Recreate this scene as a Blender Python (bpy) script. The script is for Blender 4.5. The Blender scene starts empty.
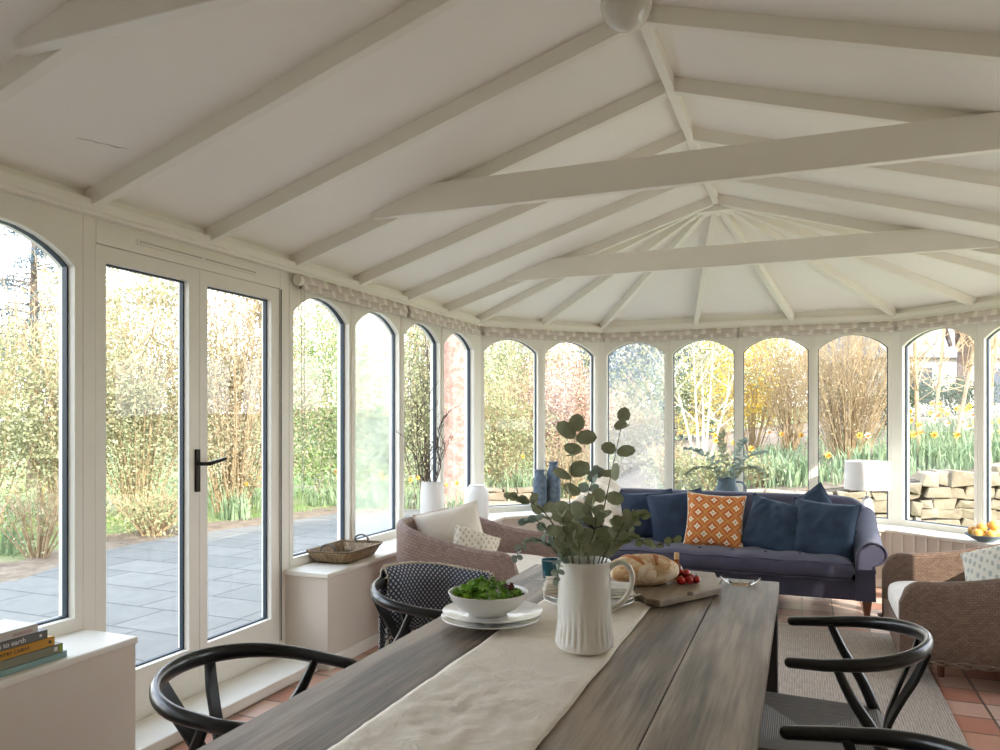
import bpy, math, random
import numpy as np
from mathutils import Vector, Matrix, noise

R = random.Random(11)
sc = bpy.context.scene
COL = sc.collection
PI = math.pi
V = Vector

# ------------------------------------------------------------------ camera
EYE, FPX, HY = 1.38, 765.0, 419.0
YAW = math.atan(302.0 / FPX)
CY, SY = math.cos(YAW), math.sin(YAW)
cam_d = bpy.data.cameras.new('camera')
cam = bpy.data.objects.new('camera', cam_d)
COL.objects.link(cam)
cam.location = (0, 0, EYE)
cam.rotation_euler = (PI / 2, 0, YAW)
cam_d.sensor_width = 36
cam_d.lens = 36 * FPX / 1000
cam_d.shift_y = (HY - 375) / 1000
cam_d.clip_start = 0.05
cam_d.clip_end = 500
sc.camera = cam


def at(px, D, z=0.0):
    """a spot on the plan at distance D in front of the eye, along the bearing px"""
    r = (px - 500) / FPX * D
    return V((r * CY - D * SY, r * SY + D * CY, z))


# ------------------------------------------------------------------ materials
def lin(h):
    h = h.lstrip('#')
    o = []
    for i in (0, 2, 4):
        c = int(h[i:i + 2], 16) / 255
        o.append(c / 12.92 if c <= .04045 else ((c + .055) / 1.055) ** 2.4)
    return (*o, 1)


class NT:
    def __init__(s, name):
        s.m = bpy.data.materials.new(name)
        s.m.use_nodes = True
        s.t = s.m.node_tree
        s.t.nodes.clear()
        s.out = s.t.nodes.new('ShaderNodeOutputMaterial')

    def n(s, ty, **k):
        nd = s.t.nodes.new('ShaderNode' + ty)
        for a, v in k.items():
            if a.startswith('i_'):
                nd.inputs[a[2:].replace('_', ' ')].default_value = v
            else:
                setattr(nd, a, v)
        return nd

    def l(s, a, b):
        s.t.links.new(a, b)

    def math(s, op, a, b=None, c=None):
        nd = s.n('Math', operation=op)
        for i, x in enumerate((a, b, c)):
            if x is None:
                continue
            if isinstance(x, (int, float)):
                nd.inputs[i].default_value = x
            else:
                s.l(x, nd.inputs[i])
        return nd.outputs[0]

    def mix(s, f, a, b, blend='MIX'):
        nd = s.n('Mix', data_type='RGBA', blend_type=blend)
        for i, x in ((0, f), (6, a), (7, b)):
            if isinstance(x, (int, float, tuple)):
                nd.inputs[i].default_value = x
            else:
                s.l(x, nd.inputs[i])
        return nd.outputs[2]

    def ramp(s, f, stops):
        nd = s.n('ValToRGB')
        e = nd.color_ramp.elements
        while len(e) < len(stops):
            e.new(.5)
        for q, (p, c) in zip(e, stops):
            q.position = p
            q.color = c
        s.l(f, nd.inputs[0])
        return nd.outputs[0]

    def co(s, kind='Object', scale=(1, 1, 1), rot=(0, 0, 0)):
        tc = s.n('TexCoord')
        mp = s.n('Mapping')
        mp.inputs['Scale'].default_value = scale
        mp.inputs['Rotation'].default_value = rot
        s.l(tc.outputs[kind], mp.inputs[0])
        return mp.outputs[0]

    def noise(s, vec, scale, detail=3, rough=.55, dist=0):
        nd = s.n('TexNoise')
        nd.inputs['Scale'].default_value = scale
        nd.inputs['Detail'].default_value = detail
        nd.inputs['Roughness'].default_value = rough
        nd.inputs['Distortion'].default_value = dist
        if vec is not None:
            s.l(vec, nd.inputs['Vector'])
        return nd.outputs['Fac']

    def bump(s, h, strength=.3, dist=.01):
        nd = s.n('Bump')
        nd.inputs['Strength'].default_value = strength
        nd.inputs['Distance'].default_value = dist
        s.l(h, nd.inputs['Height'])
        return nd.outputs[0]

    def pr(s, col, rough=.5, bump=None, **k):
        p = s.n('BsdfPrincipled')
        if isinstance(col, tuple):
            p.inputs['Base Color'].default_value = col
        else:
            s.l(col, p.inputs['Base Color'])
        if isinstance(rough, (int, float)):
            p.inputs['Roughness'].default_value = rough
        else:
            s.l(rough, p.inputs['Roughness'])
        if bump is not None:
            s.l(bump, p.inputs['Normal'])
        for a, v in k.items():
            p.inputs[a.replace('_', ' ')].default_value = v
        return p

    def fin(s, sh):
        s.l(sh.outputs[0] if hasattr(sh, 'outputs') else sh, s.out.inputs[0])
        return s.m


def plain(name, hexc, rough=.5, var=.0, vs=4, bump=0, bs=60, **k):
    t = NT(name)
    c = lin(hexc)
    col = c
    vec = t.co()
    if var:
        f = t.noise(vec, vs, 4)
        lo = tuple(x * (1 - var) for x in c[:3]) + (1,)
        hi = tuple(min(1, x * (1 + var)) for x in c[:3]) + (1,)
        col = t.ramp(f, [(.3, lo), (.7, hi)])
    b = None
    if bump:
        b = t.bump(t.noise(vec, bs, 4), bump, .004)
    return t.fin(t.pr(col, rough, b, **k))


M = {}
M['paint'] = plain('white_joinery_paint', '#efeadd', .38, .02, 3)
M['ceiling'] = None
t = NT('ceiling_paint')
v_ = t.co()
f = t.noise(v_, 1.3, 5, .6)
M['ceiling'] = t.fin(t.pr(t.ramp(f, [(.25, lin('#f2ede3')), (.75, lin('#f6f2ea'))]), .75, t.bump(t.noise(v_, 25, 3), .08, .004)))
M['wall'] = plain('wall_paint', '#dcd2c4', .6, .03, 2)
M['gasket'] = plain('dark_glazing_seal', '#2b3a47', .45)
M['black'] = plain('black_lacquer', '#0f1113', .28, .05, 8, Coat_Weight=.25)
M['cord'] = None
M['blackmetal'] = plain('dark_bronze_metal', '#2a241f', .35, Metallic=.8)
M['chrome'] = plain('polished_steel', '#d8d8d6', .18, Metallic=1.0)
M['glaze'] = plain('cream_glaze', '#f0ede5', .16, .015, 6, Coat_Weight=.5)
M['plateglaze'] = plain('pale_plate_glaze', '#dddad4', .3, .02, 8, Coat_Weight=.25)
M['whitepot'] = plain('white_ceramic', '#e8e6e2', .3, .02)
M['linen'] = plain('white_linen', '#e6e2da', .85, .06, 9, .3, 300)
M['cream'] = plain('cream_cushion_cloth', '#e4dacb', .9, .04, 8, .25, 220)
M['throwwool'] = plain('cream_wool', '#e6dccb', .95, .08, 30, .8, 90)
M['lampshade'] = plain('white_lampshade_cloth', '#f4f2ee', .8)
M['globe'] = plain('opal_glass', '#d2cdbf', .12, Coat_Weight=.6)
M['paper'] = plain('book_pages', '#efece4', .8)
M['teal'] = plain('teal_glass', '#2f6f7c', .08, Transmission_Weight=.4, Coat_Weight=.5)


def glass():
    t = NT('window_glass')
    tr = t.n('BsdfTransparent')
    tr.inputs[0].default_value = (.97, .98, .975, 1)
    gl = t.n('BsdfGlossy')
    gl.inputs['Roughness'].default_value = .02
    fr = t.n('Fresnel')
    fr.inputs['IOR'].default_value = 1.45
    mx = t.n('MixShader')
    t.l(fr.outputs[0], mx.inputs[0])
    t.l(tr.outputs[0], mx.inputs[1])
    t.l(gl.outputs[0], mx.inputs[2])
    return t.fin(mx)


def fogged(name='misted_double_glazing', rough=.15, haze=.42):
    t = NT(name)
    v = t.co()
    rf = t.n('BsdfRefraction')
    rf.inputs['IOR'].default_value = 1.06
    rf.inputs['Roughness'].default_value = rough
    tl = t.n('BsdfTranslucent')
    tl.inputs[0].default_value = (.85, .88, .86, 1)
    mx = t.n('MixShader')
    f = t.math('MULTIPLY', t.noise(v, 2.2, 5, .65), haze)
    t.l(f, mx.inputs[0])
    t.l(rf.outputs[0], mx.inputs[1])
    t.l(tl.outputs[0], mx.inputs[2])
    return t.fin(mx)


M['glass'] = glass()
M['fogged'] = fogged()
M['fogthin'] = fogged('lightly_misted_double_glazing', .14, .34)
t = NT('clear_tableware_glass')
tr = t.n('BsdfTransparent')
tr.inputs[0].default_value = (.98, .99, .99, 1)
gl = t.n('BsdfGlossy')
gl.inputs['Roughness'].default_value = .04
fr = t.n('LayerWeight')
fr.inputs['Blend'].default_value = .05
mx = t.n('MixShader')
t.l(fr.outputs['Fresnel'], mx.inputs[0])
t.l(tr.outputs[0], mx.inputs[1])
t.l(gl.outputs[0], mx.inputs[2])
M['clear'] = t.fin(mx)


def leafm(name, a, b, rough=.6, trans=.25, vs=3.0, c=None):
    t = NT(name)
    v = t.co()
    f = t.noise(v, vs, 5, .7)
    st = [(.3, lin(a)), (.7, lin(b))] if c is None else [(.3, lin(a)), (.55, lin(b)), (.72, lin(c))]
    col = t.ramp(f, st)
    p = t.pr(col, rough)
    p.inputs['Specular IOR Level'].default_value = .25
    tl = t.n('BsdfTranslucent')
    t.l(col, tl.inputs[0])
    mx = t.n('MixShader')
    mx.inputs[0].default_value = trans
    t.l(p.outputs[0], mx.inputs[1])
    t.l(tl.outputs[0], mx.inputs[2])
    return t.fin(mx)


def wood_table():
    t = NT('grey_oak_planks')
    v = t.co('Object', (1, .07, 1))
    n1 = t.noise(v, 26, 6, .65, .6)
    v2 = t.co('Object', (1, .025, 1))
    n2 = t.noise(v2, 110, 4, .7)
    tc = t.n('TexCoord')
    sx = t.n('SeparateXYZ')
    t.l(tc.outputs['Object'], sx.inputs[0])
    wv = t.n('TexWave', wave_type='RINGS', rings_direction='X')
    wv.inputs['Scale'].default_value = 9
    wv.inputs['Distortion'].default_value = 7
    wv.inputs['Detail'].default_value = 3
    wv.inputs['Detail Scale'].default_value = 1.2
    t.l(t.co('Object', (1, .12, 1)), wv.inputs['Vector'])
    f = t.math('ADD', t.math('MULTIPLY', n1, .42), t.math('ADD', t.math('MULTIPLY', n2, .40), t.math('MULTIPLY', wv.outputs['Fac'], .18)))
    col = t.ramp(f, [(.34, lin('#4c433a')), (.48, lin('#7d7062')), (.62, lin('#a39482'))])
    r = t.math('ADD', t.math('MULTIPLY', n2, .25), .34)
    p = t.pr(col, r, t.bump(f, .25, .003))
    return t.fin(p)


M['table'] = wood_table()
M['darkleg'] = plain('dark_table_frame', '#2c2723', .6, .1, 20)


def wood(name, a, b, axis=(.1, 1, 1), rough=.5, sc_=20):
    t = NT(name)
    f = t.noise(t.co('Object', axis), sc_, 6, .6, .8)
    return t.fin(t.pr(t.ramp(f, [(.3, lin(a)), (.7, lin(b))]), rough, t.bump(f, .15, .002)))


M['board'] = wood('chopping_board_wood', '#6b5a48', '#96846c', (1, .12, 1), .5, 14)
M['legwood'] = wood('red_brown_leg_wood', '#4a2817', '#7b4527', (1, 1, .1), .4, 30)


def tiles():
    t = NT('terracotta_tiles')
    v = t.co('Object', (1, 1, 1))
    b = t.n('TexBrick', offset=0, squash=1)
    b.inputs['Color1'].default_value = (0, 0, 0, 1)
    b.inputs['Color2'].default_value = (1, 1, 1, 1)
    b.inputs['Mortar'].default_value = (.5, .5, .5, 1)
    b.inputs['Scale'].default_value = 1
    b.inputs['Brick Width'].default_value = .205
    b.inputs['Row Height'].default_value = .205
    b.inputs['Mortar Size'].default_value = .0075
    b.inputs['Mortar Smooth'].default_value = .3
    t.l(v, b.inputs['Vector'])
    n = t.noise(v, 9, 5, .65)
    f = t.math('ADD', t.math('MULTIPLY', b.outputs['Color'], .72), t.math('MULTIPLY', n, .28))
    col = t.ramp(f, [(.08, lin('#aa6e58')), (.3, lin('#bb8870')), (.5, lin('#c9a28c')), (.75, lin('#d6c0ae'))])
    col = t.mix(b.outputs['Fac'], col, lin('#6f5a4c'))
    h = t.math('SUBTRACT', 1.0, b.outputs['Fac'])
    return t.fin(t.pr(col, .32, t.bump(h, .4, .003)))


M['tiles'] = tiles()


def rugm():
    t = NT('woven_rug')
    v = t.co('Object', (1, 1, 1))
    w = t.n('TexWave', bands_direction='X')
    w.inputs['Scale'].default_value = 26
    w.inputs['Distortion'].default_value = .8
    t.l(v, w.inputs['Vector'])
    n = t.noise(t.co('Object', (40, 3, 1)), 4, 4, .6)
    n2 = t.noise(t.co('Object', (3, 60, 1)), 4, 2, .6)
    f = t.math('ADD', t.math('MULTIPLY', w.outputs['Fac'], .16), t.math('ADD', t.math('MULTIPLY', n, .54), t.math('MULTIPLY', n2, .3)))
    return t.fin(t.pr(t.ramp(f, [(.32, lin('#786b5f')), (.52, lin('#a29384')), (.72, lin('#beb0a0'))]), .9, t.bump(f, .5, .004)))


M['rug'] = rugm()


def wicker(name, a, b, dark, rw=.026, rh=.0125):
    t = NT(name)
    v = t.co('UV')
    br = t.n('TexBrick', offset=.5)
    br.inputs['Color1'].default_value = lin(a)
    br.inputs['Color2'].default_value = lin(b)
    br.inputs['Mortar'].default_value = lin(dark)
    br.inputs['Scale'].default_value = 1
    br.inputs['Brick Width'].default_value = rw
    br.inputs['Row Height'].default_value = rh
    br.inputs['Mortar Size'].default_value = .0018
    br.inputs['Mortar Smooth'].default_value = 1
    br.inputs['Bias'].default_value = -.1
    t.l(v, br.inputs['Vector'])
    n = t.noise(v, 40, 3)
    col = t.mix(t.math('MULTIPLY', n, .5), br.outputs['Color'], lin(dark))
    h = t.math('SUBTRACT', 1.0, br.outputs['Fac'])
    return t.fin(t.pr(col, .6, t.bump(h, .9, .006)))


M['wickerpink'] = wicker('pinkish_wicker', '#b29688', '#9b8072', '#6b564f', .026, .020)
M['wickerbrown'] = wicker('brown_wicker', '#8e735f', '#775d4c', '#4c3a2f', .026, .0165)
M['basket'] = wicker('tray_willow', '#94764f', '#cbb08a', '#3a2a1c', .06, .016)
M['papercord'] = wicker('woven_paper_cord', '#8a7f71', '#746b5f', '#332e28', .5, .006)


def cloth(name, a, b, ws=300, rough=.85, sheen=.0, vs=6):
    t = NT(name)
    v = t.co()
    f = t.noise(v, vs, 5, .65)
    g = t.noise(v, ws, 2)
    col = t.ramp(f, [(.3, lin(a)), (.7, lin(b))])
    return t.fin(t.pr(col, rough, t.bump(g, .35, .002), Sheen_Weight=sheen, Sheen_Roughness=.4))


M['sofa'] = cloth('slate_velvet', '#393748', '#464356', 300, .75, .15)
M['navy'] = cloth('navy_velvet', '#1a2a43', '#223651', 300, .75, .15)
M['navyteal'] = cloth('blue_velvet', '#182a40', '#22384f', 300, .75, .12)


def orangem():
    t = NT('orange_star_pattern')
    tc = t.n('TexCoord')
    sp = t.n('SeparateXYZ')
    t.l(tc.outputs['UV'], sp.inputs[0])
    # diagonal lattice of star flowers
    a = t.math('MULTIPLY', t.math('ADD', sp.outputs[0], sp.outputs[1]), 4.2)
    b = t.math('MULTIPLY', t.math('SUBTRACT', sp.outputs[0], sp.outputs[1]), 4.2)
    fa = t.math('SUBTRACT', t.math('FRACT', t.math('ADD', a, 20)), .5)
    fb = t.math('SUBTRACT', t.math('FRACT', t.math('ADD', b, 20)), .5)
    x = t.math('ABSOLUTE', t.math('ADD', fa, fb))
    y = t.math('ABSOLUTE', t.math('SUBTRACT', fa, fb))
    s = t.math('ADD', t.math('POWER', t.math('ABSOLUTE', x), .65), t.math('POWER', t.math('ABSOLUTE', y), .65))
    star = t.math('LESS_THAN', s, .72)
    dot = t.math('LESS_THAN', t.math('ADD', x, y), .12)
    ck = t.math('GREATER_THAN', t.math('MULTIPLY', t.math('SUBTRACT', t.math('FRACT', t.math('MULTIPLY', a, .5)), .5), t.math('SUBTRACT', t.math('FRACT', t.math('MULTIPLY', b, .5)), .5)), 0)
    base = t.mix(ck, lin('#b85a26'), lin('#c06c2c'))
    edge = t.math('GREATER_THAN', t.math('MAXIMUM', t.math('ABSOLUTE', fa), t.math('ABSOLUTE', fb)), .43)
    base = t.mix(edge, base, lin('#c98a46'))
    col = t.mix(star, base, lin('#e6d5b4'))
    col = t.mix(dot, col, lin('#4a5560'))
    return t.fin(t.pr(col, .85, t.bump(t.noise(t.co(), 250, 2), .3, .002)))


M['orange'] = orangem()


def dotted():
    t = NT('navy_dotted_weave')
    tc = t.n('TexCoord')
    sp = t.n('SeparateXYZ')
    t.l(tc.outputs['UV'], sp.inputs[0])
    k = 1 / .0155
    a = t.math('MULTIPLY', t.math('ADD', sp.outputs[0], sp.outputs[1]), k * .7)
    b = t.math('MULTIPLY', t.math('SUBTRACT', sp.outputs[0], sp.outputs[1]), k * .7)
    fa = t.math('SUBTRACT', t.math('FRACT', t.math('ADD', a, 200)), .5)
    fb = t.math('SUBTRACT', t.math('FRACT', t.math('ADD', b, 200)), .5)
    d = t.math('SQRT', t.math('ADD', t.math('MULTIPLY', fa, fa), t.math('MULTIPLY', fb, fb)))
    m = t.math('LESS_THAN', d, .30)
    col = t.mix(m, lin('#465066'), lin('#cfd2d6'))
    return t.fin(t.pr(col, .9, t.bump(m, .6, .004)))


M['dotted'] = dotted()


def leafprint(name, base, mark):
    t = NT(name)
    v = t.co('UV', (13, 6.5, 1), (0, 0, .5))
    vo = t.n('TexVoronoi')
    vo.inputs['Scale'].default_value = 1.0
    vo.inputs['Randomness'].default_value = .25
    t.l(v, vo.inputs['Vector'])
    m = t.math('MULTIPLY', t.math('LESS_THAN', vo.outputs['Distance'], .33), .75)
    col = t.mix(m, lin(base), lin(mark))
    return t.fin(t.pr(col, .85, t.bump(t.noise(t.co(), 250, 2), .3, .002)))


M['leafprint'] = leafprint('leaf_printed_cloth', '#d8d6cc', '#9aa3a0')
M['leafprintb'] = leafprint('taupe_leaf_printed_cloth', '#aba08c', '#7f7767')
M['leafprintc'] = leafprint('sand_leaf_printed_cloth', '#dcd2c0', '#b19f82')


def runnerm():
    t = NT('oatmeal_linen')
    v = t.co('Object', (1, 1, 1))
    n = t.noise(v, 14, 4, .6, .5)
    a = t.noise(t.co('Object', (200, 12, 1)), 3, 2)
    b = t.noise(t.co('Object', (12, 200, 1)), 3, 2)
    f = t.math('ADD', t.math('MULTIPLY', n, .4), t.math('MULTIPLY', t.math('ADD', a, b), .3))
    cr_ = t.noise(t.co('Object', (1, 1.4, 1), (0, 0, .5)), 15, 3, .5, 1.6)
    h = t.math('ADD', t.math('MULTIPLY', t.math('ABSOLUTE', t.math('SUBTRACT', cr_, .5)), 3), t.math('MULTIPLY', f, .35))
    return t.fin(t.pr(t.ramp(f, [(.35, lin('#e0d6c6')), (.6, lin('#eee6d8'))]), .9, t.bump(h, .35, .005)))


M['runner'] = runnerm()


def blindm():
    t = NT('blocky_striped_blind_cloth')
    tc = t.n('TexCoord')
    sp = t.n('SeparateXYZ')
    t.l(tc.outputs['UV'], sp.inputs[0])
    n = t.noise(tc.outputs['UV'], 16, 3, .6)
    row = t.math('FLOOR', t.math('MULTIPLY', sp.outputs[1], 22))
    u = t.math('ADD', t.math('MULTIPLY', sp.outputs[0], 7.2), t.math('ADD', t.math('MULTIPLY', row, .46), t.math('MULTIPLY', n, .45)))
    fr = t.math('ABSOLUTE', t.math('SUBTRACT', t.math('FRACT', u), .5))
    bar = t.math('SMOOTH_MIN', t.math('MULTIPLY', t.math('MAXIMUM', t.math('SUBTRACT', fr, .32), 0), 9), 1, .3)
    wn_ = t.n('TexWhiteNoise', noise_dimensions='2D')
    cb = t.n('CombineXYZ')
    t.l(t.math('FLOOR', u), cb.inputs[0])
    t.l(row, cb.inputs[1])
    t.l(cb.outputs[0], wn_.inputs['Vector'])
    base = t.mix(wn_.outputs['Value'], lin('#c3b8aa'), lin('#d8cbc2'))
    col = t.mix(bar, base, lin('#e6dfd2'))
    return t.fin(t.pr(col, .9, t.bump(t.noise(t.co('UV'), 200, 2), .2, .002)))


M['blind'] = blindm()


def stonem(name, a, b, c, vs=3):
    t = NT(name)
    v = t.co()
    f = t.noise(v, vs, 6, .7)
    return t.fin(t.pr(t.ramp(f, [(.3, lin(a)), (.5, lin(b)), (.7, lin(c))]), .9, t.bump(t.noise(v, 14, 5), .6, .02)))


M['stone'] = stonem('sandstone', '#756854', '#8e806a', '#a39681')
M['stonecore'] = plain('earth_between_stones', '#5d5142', .95, .2, 5)


def patiom():
    t = NT('stone_flags')
    v = t.co('Object', (1, 1, 1), (0, 0, .02))
    br = t.n('TexBrick', offset=.37, squash=1.35, squash_frequency=3)
    br.inputs['Color1'].default_value = lin('#66645d')
    br.inputs['Color2'].default_value = lin('#78746b')
    br.inputs['Mortar'].default_value = lin('#3f3c37')
    br.inputs['Scale'].default_value = 1
    br.inputs['Brick Width'].default_value = .74
    br.inputs['Row Height'].default_value = .5
    br.inputs['Mortar Size'].default_value = .014
    br.inputs['Mortar Smooth'].default_value = .4
    t.l(v, br.inputs['Vector'])
    n = t.noise(v, 5, 5, .65)
    col = t.mix(.35, br.outputs['Color'], t.ramp(n, [(.3, lin('#57554e')), (.7, lin('#7f7b70'))]))
    h = t.math('SUBTRACT', t.math('MULTIPLY', n, .3), br.outputs['Fac'])
    return t.fin(t.pr(col, .8, t.bump(h, .4, .01)))


M['patio'] = patiom()


def lawnm():
    t = NT('lawn_grass')
    v = t.co()
    f = t.noise(v, .35, 5, .6)
    g = t.noise(v, 14, 4, .7)
    ff = t.math('ADD', t.math('MULTIPLY', f, .75), t.math('MULTIPLY', g, .25))
    return t.fin(t.pr(t.ramp(ff, [(.36, lin('#5f6e3a')), (.48, lin('#76834a')), (.58, lin('#8c8160')), (.7, lin('#96866c'))]), .95, t.bump(g, .8, .03)))


M['lawn'] = lawnm()
M['soil'] = stonem('leafy_soil', '#57473a', '#76644f', '#8c7c68', 6)
M['path'] = stonem('gravel_path', '#84755f', '#988871', '#a99b86', 8)
M['bouncestone'] = stonem('pale_bounce_limestone', '#a89f8e', '#b8af9e', '#c6beae', 2)  # for the added terrace, pale so that it throws light indoors
M['bark'] = stonem('pink_brown_bark', '#76584b', '#9c7a6d', '#b79f91', 9)
M['twig'] = stonem('pale_twig_bark', '#8a7456', '#a8916e', '#c0ab88', 6)
M['twigdark'] = stonem('dark_twig_bark', '#3f342c', '#5a4a3e', '#6f6052', 6)
M['twigpale'] = stonem('silver_bark', '#a79c86', '#c2b9a4', '#d4cdbc', 6)
M['lf_green'] = leafm('bright_green_leaves', '#617746', '#889c5d', c='#abb27e')
M['lf_cream'] = leafm('cream_green_leaves', '#7c7d58', '#a09f78', c='#bdb896')
M['lf_tan'] = leafm('tan_leaves', '#8a7c60', '#a99a7a', c='#bfb294')
M['lf_pink'] = leafm('pink_young_leaves', '#a88270', '#bb9a84', c='#b3a07c')
M['lf_yellow'] = leafm('yellow_blossom', '#cba83e', '#dabd5a', c='#e4d088')
M['lf_olive'] = leafm('yellow_green_leaves', '#7f8258', '#9fa074', c='#bab691')
M['lf_far'] = leafm('far_hedge_leaves', '#666d4c', '#7e8560', c='#98986f')
M['lf_dark'] = leafm('dark_evergreen_leaves', '#24341f', '#3d5230', c='#5c6c44')
M['lf_blue'] = leafm('distant_conifer_needles', '#3f4e54', '#58686f', c='#6e7b80')
M['blade'] = leafm('daffodil_blades', '#6c805c', '#8b9c76', .5, .2, 6, '#aab38c')
M['petal'] = leafm('yellow_petals', '#e0b640', '#ecd06a', .6, .3)
M['petalwhite'] = leafm('cream_petals', '#e6dfc0', '#f0ead2', .6, .3)
M['trumpet'] = leafm('orange_trumpet', '#d88a3a', '#e8ac5c', .6, .2)
M['euc'] = leafm('eucalyptus_leaves', '#7e8468', '#a0a587', .5, .3, 12, '#b6bba2')
M['eucpale'] = leafm('pale_eucalyptus_leaves', '#8b9c94', '#a5b3a8', .5, .15, 12, '#b5c0ae')
M['euclime'] = leafm('lime_eucalyptus_leaves', '#7f8f62', '#a3ac82', .5, .15, 12)
M['eucstem'] = plain('green_brown_stem', '#5b5a3a', .6)
M['salad'] = leafm('salad_green', '#4a7826', '#86ad48', .45, .25, 30, '#bdd083')
M['saladlime'] = leafm('frilly_lettuce', '#86ad30', '#abc850', .45, .2, 30)
M['saladred'] = leafm('red_salad', '#4a1f22', '#6b3a2c', .45, .1, 30)
M['blueglaze'] = stonem('mottled_blue_glaze', '#434f5c', '#5c6a78', '#7c8893', 22)
M['greyblue'] = stonem('grey_blue_enamel', '#566872', '#6b7d87', '#83929a', 4)
M['fruit'] = plain('orange_peel', '#e0a850', .45, .12, 20, .3, 160)
M['tomato'] = plain('tomato_skin', '#b5231b', .15, .1, 12, Coat_Weight=.4)
M['vine'] = plain('green_vine', '#4a5f2a', .6)
M['crust'] = None
t = NT('floured_crust')
v_ = t.co('Object', (1, 1, 1))
f = t.noise(v_, 16, 5, .65, 1.0)
M['crust'] = t.fin(t.pr(t.ramp(f, [(.34, lin('#b07840')), (.48, lin('#cfae84')), (.6, lin('#e0d0b4'))]), .85, t.bump(t.noise(v_, 60, 4), .5, .004)))
M['crustdark'] = plain('baked_crust', '#a5622c', .7, .25, 18, .4, 90)
M['amber'] = plain('amber_oil', '#a85a1c', .1, .1, 10, Transmission_Weight=.3)
M['cork'] = plain('cork_stopper', '#d8b98a', .85, .12, 60)
M['house'] = stonem('pale_render', '#a8a399', '#b6b1a7', '#c2bdb4', 2)
M['slate'] = plain('grey_roof_slate', '#77797c', .8, .15, 4)
M['darkpane'] = plain('dark_window_pane', '#3a4048', .15)
M['jute'] = plain('white_pull_cord', '#ddd6c6', .8)
for n_, c_ in (('bk_white', '#cfc8bd'), ('bk_grey', '#6f6c68'), ('bk_yellow', '#c8912a'), ('bk_olive', '#87866f'), ('bk_teal', '#8aa9a3'), ('ink_white', '#eceae4'), ('ink_dark', '#2c2412'), ('bk_green', '#8aa32c'), ('bk_pinkband', '#b79d94')):
    M[n_] = plain(n_.replace('bk_', 'cover_'), c_, .5)


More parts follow.
